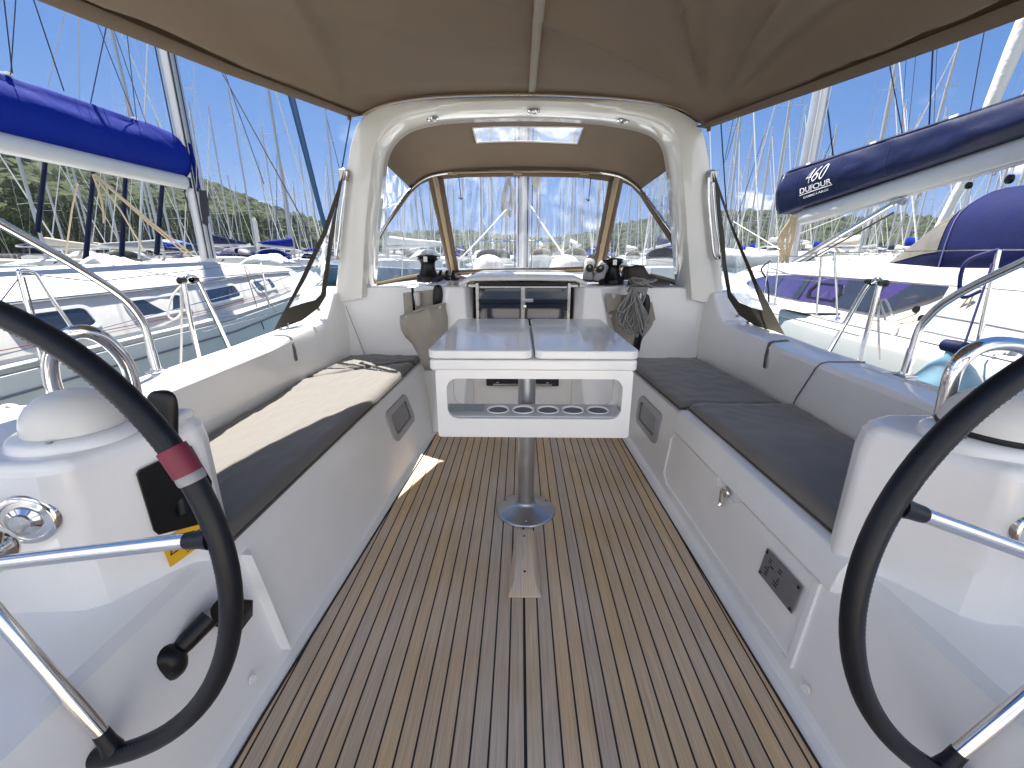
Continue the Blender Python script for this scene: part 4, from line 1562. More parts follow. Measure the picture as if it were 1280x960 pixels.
# rope clutches beside the left winch
cl_ = thing('rope_clutch', tuple(at(560, 350, Y=3.2)), 'black rope clutches and tangled lines beside the left winch', 'rope clutch')
m = MB()
for k, px in enumerate((552, 560, 568)):
    p = at(px, 350, Y=3.25)
    m.box(p + Vector((0, 0, .02)), (.032, .12, .045)).box(p + Vector((0, -.05, .045)), (.024, .09, .014), rx=.5)
m.build('clutch_bodies', BLACK, cl_, bevel=.006)
m = MB()
for k in range(3):
    p = at(556 + 5 * k, 352, Y=3.12)
    m.tube(smooth_path([p + Vector((0, .05, .01)), p + Vector((-.02, -.03, .04)), p + Vector((-.04 - .02 * k, -.11, .03)), p + Vector((-.09, -.13, .0))], 6), .006, 7)
m.build('clutch_lines', ROPED, cl_)
mr2 = MB()
for px in (575, 581):
    pass
tg = tag(MB().tube(smooth_path([at(596, 346, Y=3.05), at(584, 349, Y=3.05), at(576, 347, Y=3.2), at(570, 350, Y=3.3)], 5), .009, 8).build('control_line', mat('red_white_line', (.5, .2, .18), .9, var=.6, vscale=140), None), 'short red-flecked line lying on deck left of the hatch', 'line')

# hanging canvas bags
bag = thing('hanging_bag', tuple(at(535, 375, Y=2.9)), 'stone canvas bag hanging open on the bulkhead left of the companionway', 'bag', 'canvas bags by the companionway')


def bag_loft(rows, Y, n=28, fold=.012, seed=1.0):
    rings = []
    for (xl, xr, y, depth, tilt) in rows:
        a, b = at(xl, y, Y=Y), at(xr, y + tilt, Y=Y)
        c, hw = (a + b) / 2, (b - a) / 2
        rg = []
        for k in range(n):
            w = 2 * PI * k / n
            q = c + hw * math.cos(w) + Vector((0, -depth * .5 * math.sin(w) - depth * .25, 0))
            nn = noise.noise(Vector((q.x * 14, q.z * 5, seed)))
            q.y += nn * fold
            q.x += noise.noise(Vector((q.z * 7, w, seed))) * fold * .2
            rg.append(q)
        rings.append(rg)
    return rings


rows = [(501, 557, 394, .10, -16), (502, 557, 400, .12, -16), (504, 560, 410, .12, -13), (509, 561, 420, .10, -10), (515, 560, 430, .085, -6), (521, 558, 440, .07, -3), (527, 556, 450, .055, 0), (532, 553, 462, .03, 0)]
rg = bag_loft(rows, 2.90, fold=.045)
m = MB().loft(rg, caps=False)
m.add(rg[-1], [tuple(range(28))])
m.build('bag_front', BAGM, bag, solid=.004, angle=50)
back = [at(504, 366, Y=2.96), at(560, 360, Y=2.96), at(563, 400, Y=2.95), at(540, 425, Y=2.95), at(506, 400, Y=2.93)]
MB().prism(back, (0, -.006, 0)).build('bag_back', BAGM, bag)
MB().tube([at(556, 379, Y=2.86), at(530, 386, Y=2.82), at(505, 394, Y=2.86)], .0075, 8).build('bag_hem', BAGM, bag)
for q in ((508, 396), (550, 384)):
    MB().lathe([(.004, .003), (.011, .003), (.012, 0)], at(*q, Y=2.825), 14, (0, -1, 0)).build('eyelet', STEEL2, bag)
MB().loft([[at(514, 360, Y=2.93), at(517, 360, Y=2.93)], [at(516, 388, Y=2.90), at(519, 388, Y=2.90)]], closed=False).build('black_strap', BLACK, bag, solid=.004)
ct = thing('black_cloth', tuple(at(546, 362, Y=2.88)), 'black cloth hanging over the deck edge into the left bag', 'cloth')
rows = [(543, 552, 355, .03, 0), (541, 553, 364, .05, 0), (541, 555, 374, .05, 0), (541, 555, 384, .04, 0)]
MB().loft(bag_loft(rows, 2.93, 18, .02, 5)).build('folded_cloth', OLIVE if False else BLACK, ct, sub=1, angle=80)
wi = tag(MB().loft(bag_loft([(516, 526, 363, .03, 0), (518, 526, 374, .03, 0), (520, 527, 384, .03, 0)], 2.93, 14, .008, 8)).build('white_bundle', CLOTHW, None, sub=1, angle=80), 'small white bundle stuffed in the left canvas bag', 'bundle')

bag2 = thing('hanging_bag', tuple(at(775, 375, Y=2.95)), 'flat stone canvas bag behind the coiled grey rope right of the companionway', 'bag', 'canvas bags by the companionway')
rows = [(757, 805, 366, .03, 4), (754, 810, 380, .06, 6), (756, 818, 393, .08, 6), (761, 812, 405, .08, 6), (768, 803, 418, .06, 3), (778, 800, 430, .04, 2), (784, 800, 442, .03, 0)]
MB().loft(bag_loft(rows, 2.97, 30, .016, 3)).build('bag_body', BAGM, bag2, sub=1, angle=80)
MB().prism([at(757, 367, Y=2.90), at(777, 368, Y=2.90), at(776, 386, Y=2.885), at(759, 390, Y=2.885)], (0, -.004, 0)).build('bag_flap', BAGM, bag2)
for q in ((767, 370), (763, 395), (811, 402)):
    MB().lathe([(.004, .003), (.011, .003), (.012, 0)], at(*q, Y=2.865), 14, (0, -1, 0)).build('eyelet', STEEL2, bag2)
MB().prism([at(806, 374, Y=2.94), at(815, 378, Y=2.94), at(819, 399, Y=2.92), at(811, 408, Y=2.92), at(803, 414, Y=2.93)], (0, -.006, 0)).build('bag_corner', BAGM, bag2)
bk = thing('dark_cloth', tuple(at(808, 380, Y=2.93)), 'black cloth hanging behind the coiled grey rope', 'cloth')
MB().loft(bag_loft([(803, 811, 366, .02, 0), (803, 814, 380, .03, 0), (798, 808, 400, .03, 0), (792, 801, 425, .03, 0), (788, 799, 445, .02, 0)], 2.93, 16, .02, 2)).build('hanging_cloth', BLACK, bk, sub=1, angle=80)

rope = thing('coiled_rope', tuple(at(797, 358, Y=2.86)), 'grey braided rope coiled and hung in loops over the right canvas bag', 'rope')
rnd = random.Random(11)
m = MB()
for k in range(17):
    x0 = rnd.uniform(789, 803)
    x1 = x0 + rnd.uniform(-4, 6)
    xb = lerp(772, 806, k / 16) + rnd.uniform(-3, 3)
    yb = rnd.uniform(398, 430) - abs(k - 9) * 1.2
    w = rnd.uniform(2.5, 5)
    yy = 2.86 - rnd.uniform(0, .06)
    pa = [at(x0, 360, Y=yy + .02), at(lerp(x0, xb, .35) - w, 375, Y=yy), at(xb - w, lerp(375, yb, .7), Y=yy), at(xb, yb, Y=yy - .01), at(xb + w, lerp(375, yb, .7), Y=yy), at(lerp(x1, xb, .35) + w, 375, Y=yy), at(x1, 360, Y=yy + .02)]
    m.tube(smooth_path(pa, 6), .0062, 7)
m.build('loops', ROPEG, rope, angle=80)
m = MB()
for k in range(7):
    c = at(797, 359 + k * .9, Y=2.87)
    rx_ = .062 - .004 * abs(k - 2)
    m.tube([c + Vector((rx_ * math.cos(a), .045 * math.sin(a), .012 * math.sin(a * 1 + k) + (k - 3) * .004)) for a in [2 * PI * j / 20 for j in range(20)]], .0065, 7, closed=True)
for k in range(6):
    c = at(800 + rnd.uniform(-4, 6), 353 + rnd.uniform(-2, 3), Y=2.93)
    m.tube([c + Vector((.075 * math.cos(a) * (1 - .1 * k), .055 * math.sin(a), .035 * math.cos(a + k) * .6)) for a in [2 * PI * j / 18 for j in range(18)]], .0065, 7, closed=True)
m.build('wrapped_turns', ROPEG, rope, angle=80)


# shoes: lofted along their length
def shoe(name, c, heading, ln, M_, lab, high=0.0, group=None, pitch=0.0):
    """c: heel bottom; heading: direction of the toe in plan; high: ankle height."""
    h = Vector((math.cos(heading), math.sin(heading), 0))
    sd = Vector((-h.y, h.x, 0))
    root = thing(name, c, lab, 'shoe' if high < .05 else 'boot', group)
    c = Vector(c)
    prof = [(0.0, .026, .055 + high), (.03, .032, .060 + high), (.2, .037, .063 + high * 1.05), (.33, .036, .062 + high), (.40, .035, .058 + high * .6), (.5, .034, .055 + high * .18), (.65, .040, .046), (.8, .043, .038), (.92, .035, .030), (1.0, .014, .020)]
    rings = []
    for t, w, z in prof:
        w *= ln / .27
        b = c + h * (t * ln)
        rg = []
        for k in range(18):
            a = 2 * PI * k / 18
            zz = max(0, math.sin(a))
            ww = math.cos(a) * (1 - .28 * zz * (z / (.06 + high) if high == 0 else .6))
            rg.append(b + sd * (w * ww) + Vector((0, 0, .012 + (z - .012) * (zz ** .8 if zz > 0 else 0))))
        rings.append(rg)
    MB().loft(rings).build('upper', M_, root, angle=80)
    rs = []
    for z in (0.0, .016):
        rs.append([c + h * (t * ln) + sd * (w * ln / .27 * 1.04) + Vector((0, 0, z)) for t, w, _ in prof] + [c + h * (t * ln) - sd * (w * ln / .27 * 1.04) + Vector((0, 0, z)) for t, w, _ in reversed(prof)])
    MB().loft(rs).build('sole', SOLEM, root)
    # opening: dark ellipse just above the collar
    b = c + h * (.2 * ln) + Vector((0, 0, .0635 + high))
    m = MB()
    m.loft([[b + h * (.075 * ln / .27 * .72 * math.cos(a) * r_) + sd * (.026 * math.sin(a) * r_) + Vector((0, 0, dz - .02 * (math.cos(a)) * .2)) for a in [2 * PI * k / 20 for k in range(20)]] for r_, dz in ((1.0, -.003), (.97, .001), (.7, -.001), (.05, -.002))], caps=False)
    m.build('shoe_opening', INK, root)
    m = MB()
    for t in (.5, .57, .64):
        bb = c + h * (t * ln) + Vector((0, 0, lerp(.057, .05, (t - .5) / .14)))
        m.tube([bb + sd * .02 - Vector((0, 0, .004)), bb + Vector((0, 0, .002)), bb - sd * .02 - Vector((0, 0, .004))], .0022, 5)
    m.build('laces', M_, root)
    return root


def deckpt(px, py, Y):
    p = at(px, py, Y=Y)
    return (p.x, p.y, max(p.z, .945))


_s1 = shoe('shoe', deckpt(735, 352, 3.08), R(82), .27, SHOEG, 'left one of the grey canvas pair standing on deck right of the hatch', .012, 'grey canvas shoes')
_s2 = shoe('shoe', deckpt(746, 353, 3.06), R(70), .27, SHOEG, 'right one of the grey canvas pair, next to the right winch', .012, 'grey canvas shoes')
_s1.rotation_euler.x = .55
_s2.rotation_euler.x = .55
shoe('boot', deckpt(786, 357, 3.10), R(6), .29, SHOEB, 'dark brown ankle boot pointing right on deck above the coiled rope', .075, 'dark boots')
shoe('boot', deckpt(778, 350, 3.22), R(16), .27, SHOEB, 'dark boot half hidden behind the ankle boot pointing right', .03, 'dark boots')
# small clutter: black winch handle lying at the right winch
wh = thing('winch_crank', tuple(at(752, 357, Y=3.1)), 'black winch crank lying at the foot of the right winch', 'winch crank')
MB().box(at(757, 357, Y=3.08), (.15, .03, .018), rz=.2).build('handle_arm', BLACK, wh, bevel=.005)
MB().lathe([(0, .05), (.016, .048), (.018, .0)], at(751, 357, Y=3.06), 14, (0, -.6, 1)).build('grip', BLACK, wh)

# ================================================================ MAST AND FOREDECK GEAR
mast = thing('mast', (.012, 6.0, .90), 'our own tall grey mast seen through the sprayhood window', 'mast')
prof = []
for k in range(16):
    a = 2 * PI * k / 16
    prof.append((.085 * math.cos(a), .115 * math.sin(a)))
MB().loft([[Vector((.012 + x, 6.0 + y, z)) for x, y in prof] for z in (.86, 16.0)]).build('mast_tube', MASTM, mast, angle=60)
for z in (5.6, 9.8):
    MB().tube([(-1.0, 5.8, z), (.012, 6.0, z + .06), (1.02, 5.8, z)], .025, 8).build('spreader', MASTM, mast)
MB().tube([(-.045, 5.84, 1.0), (-.045, 5.84, 9)], .010, 6).tube([(.07, 5.85, 1.0), (.07, 5.85, 9)], .009, 6).tube([(-.09, 5.86, 1.0), (-.09, 5.86, 9)], .008, 6).tube([(.125, 5.9, 1.0), (.135, 5.9, 9)], .008, 6).build('halyard', ROPEN, mast)
MB().lathe([(.13, 0), (.13, .03), (.11, .04)], (.012, 6, .88), 24).build('mast_collar', STEEL2, mast)
# grey rope coil and dark bag on the mast
hc = thing('halyard_coil', tuple(at(634, 230, Y=5.8)), 'dark grey halyard coil hung on the port side of our mast', 'rope')
m = MB()
for k in range(9):
    a0 = at(637 + rnd.uniform(-2, 2), 222, Y=5.78)
    b0 = at(629 + rnd.uniform(0, 9), 268 + rnd.uniform(-5, 5), Y=5.75)
    w = .03 + .004 * k
    m.tube(smooth_path([a0, (a0 + b0) / 2 + Vector((-w, 0, 0)), b0 + Vector((-w * .6, 0, .05)), b0, b0 + Vector((w * .6, 0, .05)), (a0 + b0) / 2 + Vector((w, 0, 0)), a0], 5), .010, 6)
m.build('coil_loops', ROPEG, hc)
hb = thing('halyard_bag', tuple(at(670, 225, Y=5.8)), 'small grey cloth bag hung high on the starboard side of our mast', 'bag')
MB().loft([[at(664, 205, Y=5.8), at(676, 205, Y=5.8)], [at(664, 228, Y=5.75), at(673, 232, Y=5.78)], [at(668, 236, Y=5.8), at(671, 246, Y=5.8)]], closed=False).build('bag_cloth', BAGM, hb, solid=.02)
m = MB()
lines = [((633, 262), (574, 325)), ((664, 258), (705, 320))]
for q, lab in zip(lines, ('white rope running from our mast down to the port side deck', 'white rope running from our mast down to the starboard white dome')):
    a, b = at(*q[0], Y=5.7), at(*q[1], Y=4.9)
    tag(MB().tube([a, a.lerp(b, .5) + Vector((0, 0, -.01)), b, Vector((b.x * 1.02, b.y - .03, .93))], .0085, 7).build('deck_line', ROPEW, None), lab, 'line', 'ropes from our mast')
# two white domed vent hoods on the cabin roof
for px, lab in ((611, 'white domed hood on the cabin roof port of the mast'), (706, 'white domed hood on the cabin roof starboard of the mast')):
    p = at(px, 336, Y=4.75)
    r = thing('roof_dome', (p.x, p.y, .95), lab, 'vent dome', 'white domes on the cabin roof')
    MB().lathe([(.19, 0), (.185, .02), (.172, .04), (.165, .065), (.155, .105), (.132, .145), (.10, .175), (.06, .195), (0, .203)], (p.x, p.y, .955), 36).build('dome_shell', DOME, r, angle=70)
    MB().tube([(p.x + .187 * math.cos(a), p.y + .187 * math.sin(a), .968) for a in [2 * PI * k / 32 for k in range(32)]], .006, 6, closed=True).build('dome_rim', DOME, r)
# spinnaker-ish lines and blocks scattered on the cabin roof
m = MB()
for k in range(10):
    x = -.5 + .11 * k
    m.tube(smooth_path([(x * .9, 3.95, .985 - abs(x) * .04), (x, 4.4, .992 - abs(x) * .04), (x * .6, 5.3, .96), (x * .25, 5.8, .93)], 4), .006, 5)
tag(m.build('roof_lines', ROPEW, None), 'bundle of white lines led aft over the cabin roof from our mast', 'lines')
# low guard rail wires at the pulpit
pu = thing('pulpit', (0, 8.6, .8), 'thin steel bow rail far forward on our yacht', 'rail')
MB().tube(smooth_path([(-.85, 8.1, .78), (-.88, 8.1, 1.36), (-.5, 9.1, 1.42), (0, 9.5, 1.44), (.5, 9.1, 1.42), (.88, 8.1, 1.36), (.85, 8.1, .78)], 6), .014, 8).build('rail_tube', STEEL, pu)
fs_ = thing('furled_genoa', (0, 9.3, .9), 'furled white headsail with dark strip on our forestay, behind the mast', 'sail')
MB().tube([(0, 9.35, 1.0), (0, 6.3, 15.8)], [.05, .035], 10).build('rolled_sail', CLOTHW, fs_)
for s in (-1, 1):
    tag(MB().tube([(s * 1.55, 5.6, .62), (s * 1.02, 5.8, 5.6), (s * .1, 6, 12.0)], .006, 5).build('shroud', STEEL2, None), 'thin steel stay rising from our %s side deck to the mast' % ('port' if s < 0 else 'starboard'), 'stay', 'stays of our mast')


# ================================================================ WATER, SHORE, HILLS
wm = bpy.data.materials.new('sea_water')
wm.use_nodes = True
t = wm.node_tree
b = t.nodes['Principled BSDF']
b.inputs['Base Color'].default_value = (.012, .045, .055, 1)
b.inputs['Roughness'].default_value = .08
g = t.nodes.new('ShaderNodeTexCoord')
n = t.nodes.new('ShaderNodeTexNoise')
n.inputs['Scale'].default_value = 1.3
n.inputs['Detail'].default_value = 5
bp = t.nodes.new('ShaderNodeBump')
bp.inputs['Strength'].default_value = .5
bp.inputs['Distance'].default_value = .12
t.links.new(g.outputs['Object'], n.inputs['Vector'])
t.links.new(n.outputs['Fac'], bp.inputs['Height'])
t.links.new(bp.outputs['Normal'], b.inputs['Normal'])
WL = -.60
tag(MB().add([(-6000, -6000, WL), (6000, -6000, WL), (6000, 6000, WL), (-6000, 6000, WL)], [(0, 1, 2, 3)]).build('water', wm), kind='structure')


def hill_mat(name, a, c, sc):
    m = bpy.data.materials.new(name)
    m.use_nodes = True
    t = m.node_tree
    b = t.nodes['Principled BSDF']
    b.inputs['Roughness'].default_value = .95
    b.inputs['Specular IOR Level'].default_value = .1
    g = t.nodes.new('ShaderNodeTexCoord')
    n = t.nodes.new('ShaderNodeTexNoise')
    n.inputs['Scale'].default_value = sc
    n.inputs['Detail'].default_value = 9
    n.inputs['Roughness'].default_value = .7
    r = t.nodes.new('ShaderNodeValToRGB')
    r.color_ramp.elements[0].position = .35
    r.color_ramp.elements[1].position = .68
    r.color_ramp.elements[0].color = (*a, 1)
    r.color_ramp.elements[1].color = (*c, 1)
    t.links.new(g.outputs['Object'], n.inputs['Vector'])
    t.links.new(n.outputs['Fac'], r.inputs['Fac'])
    t.links.new(r.outputs['Color'], b.inputs['Base Color'])
    return m


HILLM = hill_mat('scrub_hillside', (.018, .030, .014), (.085, .080, .045), .16)
ridge_px = [(-500, 60), (-200, 110), (0, 150), (60, 178), (100, 203), (125, 217), (145, 229), (180, 233), (225, 236), (262, 240), (300, 252), (330, 266), (365, 276), (400, 283), (440, 290), (480, 298), (530, 296), (565, 293), (600, 295), (640, 300), (690, 303), (715, 300), (740, 294), (765, 285), (795, 281), (830, 274), (870, 270), (910, 270), (960, 269), (985, 272), (1020, 281), (1070, 278), (1120, 276), (1160, 278), (1190, 276), (1280, 287), (1450, 270), (1800, 250)]
azel = []
for q in ridge_px:
    d = at(*q, Y=100) - Vector((CXX, 0, CZ))
    azel.append((math.atan2(d.x, d.y), d.z / math.hypot(d.x, d.y)))
azs, els = [a for a, _ in azel], [e for _, e in azel]


def ridge_dist(az):
    return interp([-1.2, -.75, -.5, -.2, .2, .6, 1.2], [330, 350, 460, 820, 900, 760, 600], az)


def shore(az):
    return interp([-1.2, -.75, -.5, -.25, .2, .6, 1.2], [125, 125, 150, 330, 380, 330, 300], az)


def hill(az, r):
    rd, sd = ridge_dist(az), shore(az)
    hr = interp(azs, els, az) * rd + CZ
    t = (r - sd) / (rd - sd)
    if t < 0:
        return WL - .5 + t * 3
    nx, ny = r * math.sin(az), r * math.cos(az)
    nn = noise.fractal(Vector((nx * .008, ny * .008, 2.0)), 1.0, 2.0, 6)
    if t <= 1:
        base = hr * (.06 * min(1, t * 12) + .94 * (t ** 1.25))
        return base * (1 + .16 * nn * math.sin(PI * min(1, t)) * 1.6) + 1.2
    return hr * (1 - .18 * (t - 1)) + nn * 6 * min(1, (t - 1) * 3)


m = MB()
na, nr = 360, 60
A0, A1 = -1.25, 1.25
vs, fs = [], []
for i in range(na + 1):
    az = lerp(A0, A1, i / na)
    sd, rd = shore(az), ridge_dist(az)
    for j in range(nr + 1):
        r = lerp(sd - 8, rd * 1.35, (j / nr) ** 1.1)
        vs.append((r * math.sin(az) + CXX, r * math.cos(az), hill(az, r)))
for i in range(na):
    for j in range(nr):
        a = i * (nr + 1) + j
        fs.append((a, a + nr + 1, a + nr + 2, a + 1))
tag(m.add(vs, fs).build('hills', HILLM, angle=180), kind='structure')

# forest on the hills: many uneven crowns, one mass
FOL = hill_mat('forest_foliage', (.014, .028, .010), (.075, .085, .035), .5)
rng = np.random.default_rng(5)
ico = []
bm = bmesh.new()
bmesh.ops.create_icosphere(bm, subdivisions=2, radius=1)
iv = np.array([v.co[:] for v in bm.verts])
ifc = np.array([[v.index for v in f.verts] for f in bm.faces])
bm.free()
V, Fc = [], []
cnt = 0
for k in range(9500):
    az = rng.uniform(-.98, .98)
    if rng.random() < .42:
        az = rng.uniform(-.98, -.25)
    t = rng.random() ** .9 * 1.02
    sd, rd = shore(az), ridge_dist(az)
    r = lerp(sd + 4, rd, t)
    z = hill(az, r)
    sc = rng.uniform(1.5, 3.9) * (1 + (r / 900) * .9)
    w = iv * (1 + .38 * (rng.random((len(iv), 1)) - .5))
    w = w * np.array([sc, sc, sc * rng.uniform(.7, 1.15)])
    w = w + np.array([r * math.sin(az), r * math.cos(az), z + sc * .45])
    V.append(w)
    Fc.append(ifc + cnt)
    cnt += len(iv)
V = np.concatenate(V)
Fc = np.concatenate(Fc)
me = bpy.data.meshes.new('forest')
me.from_pydata(V.tolist(), [], Fc.tolist())
me.materials.append(FOL)
o = bpy.data.objects.new('forest', me)
C.objects.link(o)
tag(o, 'mixed green forest covering the hillsides behind the marina', 'forest', kind='stuff')

# quay along the port shore
tag(MB().box((-118, 95, -.1), (16, 190, 1.1), rz=-.35).build('quay', mat('quay_concrete', (.34, .32, .29), .9, var=.15, vscale=.4)), kind='structure')


# unseen concrete slab astern, added to throw sunlight forward into the shade
tag(MB().box((0, -6.6, -.32), (120, 7.4, .55)).build('bounce_pontoon', mat('bounce_concrete', (.46, .44, .40), .85, var=.12, vscale=1.2)), kind='structure')

# individual trees along the shore: trunk, limbs and leaf clumps
def leafmat(name, a, c):
    return hill_mat(name, a, c, 1.1)


LEAFS = [leafmat('pine_needles', (.022, .045, .014), (.07, .10, .03)), leafmat('olive_leaves', (.03, .05, .02), (.10, .12, .055)), leafmat('fresh_leaves', (.035, .065, .012), (.12, .16, .035))]
BARK = mat('tree_bark', (.12, .085, .06), .9, var=.2, vscale=4)


def tree_proto(kind, h, seed):
    rg = np.random.default_rng(seed)
    root = bpy.data.objects.new(('pine_tree', 'broadleaf_tree', 'broadleaf_tree')[kind], None)
    C.objects.link(root)
    m = MB().tube([(0, 0, -.5), (.1, .05, h * .3), (-.1, .1, h * .62), (0, 0, h * .85)], [.28, .22, .14, .05], 8)
    cl_c = []
    for k in range(12):
        a = rg.uniform(0, 2 * PI)
        z = h * rg.uniform(.3, .85)
        rr_ = h * (.30 if kind else .22) * (1.15 - abs(z / h - .5))
        e = (rr_ * math.cos(a), rr_ * math.sin(a), z + h * .08)
        m.tube([(0, 0, z * .85), (e[0] * .5, e[1] * .5, z), e], [.08, .05, .02], 5)
        cl_c.append((e, h * rg.uniform(.10, .17)))
    cl_c.append(((0, 0, h * .88), h * .13))
    cl_c.append(((0, 0, h * .62), h * .18))
    m.build('trunk', BARK, root)
    vs, fs = [], []
    for (c, rad) in cl_c:
        for q in range(190):
            d = rg.normal(size=3)
            d /= np.linalg.norm(d)
            p = np.array(c) + d * rad * rg.uniform(.45, 1.08) * np.array([1.1, 1.1, .75])
            s = rg.uniform(.12, .30) * h / 9
            a1_ = rg.normal(size=3)
            a1_ /= np.linalg.norm(a1_)
            a2_ = np.cross(a1_, rg.normal(size=3))
            a2_ /= np.linalg.norm(a2_)
            i = len(vs)
            vs += [tuple(p - a1_ * s - a2_ * s * .5), tuple(p + a1_ * s - a2_ * s * .6), tuple(p + a1_ * s * .7 + a2_ * s * .6), tuple(p - a1_ * s * .6 + a2_ * s * .5)]
            fs.append((i, i + 1, i + 2, i + 3))
    MB().add(vs, fs).build('crown', LEAFS[kind], root, smooth=False)
    return root


def copy_tree(o, parent=None):
    c = o.copy()
    C.objects.link(c)
    c.parent = parent
    for ch in list(o.children):
        copy_tree(ch, c)
    return c


TP = [tree_proto(0, 10, 1), tree_proto(1, 8, 2), tree_proto(2, 7, 3)]
used = [False] * 3
kinds = ['dark pine at the foot of the left hill behind the moored yachts', 'grey-green broadleaf tree at the foot of the left hill', 'fresh green bushy tree at the foot of the left hill']
rnd = random.Random(5)
k = 0
for px in list(range(-40, 420, 15)):
    kd = k % 3
    az_p = at(px + rnd.uniform(-5, 5), 320, Y=100)
    az = math.atan2(az_p.x - CXX, az_p.y)
    r = shore(az) + rnd.uniform(-5, 12)
    o = TP[kd] if not used[kd] else copy_tree(TP[kd])
    used[kd] = True
    o.location = (r * math.sin(az), r * math.cos(az), max(.2, hill(az, r) - .3))
    s = rnd.uniform(.85, 1.35) * (1.0 if px < 280 else 1.1)
    o.scale = (s, s, s * rnd.uniform(.9, 1.1))
    o.rotation_euler = (0, 0, rnd.uniform(0, 6.28))
    ordn = ['first', 'second', 'third', 'fourth', 'fifth', 'sixth', 'seventh', 'eighth', 'ninth', 'tenth', 'eleventh', 'twelfth'][k // 3]
    tag(o, ('%s dark pine' % ordn, '%s grey-green broadleaf tree' % ordn, '%s fresh green bushy tree' % ordn)[kd] + ' from the left, at the foot of the hill', 'tree', 'shore trees, ' + ('pines', 'grey-green trees', 'fresh green trees')[kd])
    k += 1


# ================================================================ YACHTS
def hull_rings(L_, B, fb, y0=0.0, transom=.78, sheer=.25):
    rings = []
    for t in np.linspace(0, 1, 15):
        w = B / 2 * (lerp(transom, 1, min(1, t / .35)) if t < .35 else math.sqrt(max(0.0, 1 - ((t - .35) / .65) ** 2.3)))
        w = max(w, .02)
        z = fb + sheer * t * t
        y = y0 + t * L_
        rings.append([Vector((-w * .55, y, -.15)), Vector((-w * .93, y, fb * .35)), Vector((-w, y, z - .06)), Vector((-w, y, z)), Vector((-w * .97, y, z + .02)), Vector((0, y, z + .06)), Vector((w * .97, y, z + .02)), Vector((w, y, z)), Vector((w, y, z - .06)), Vector((w * .93, y, fb * .35)), Vector((w * .55, y, -.15))])
    return rings


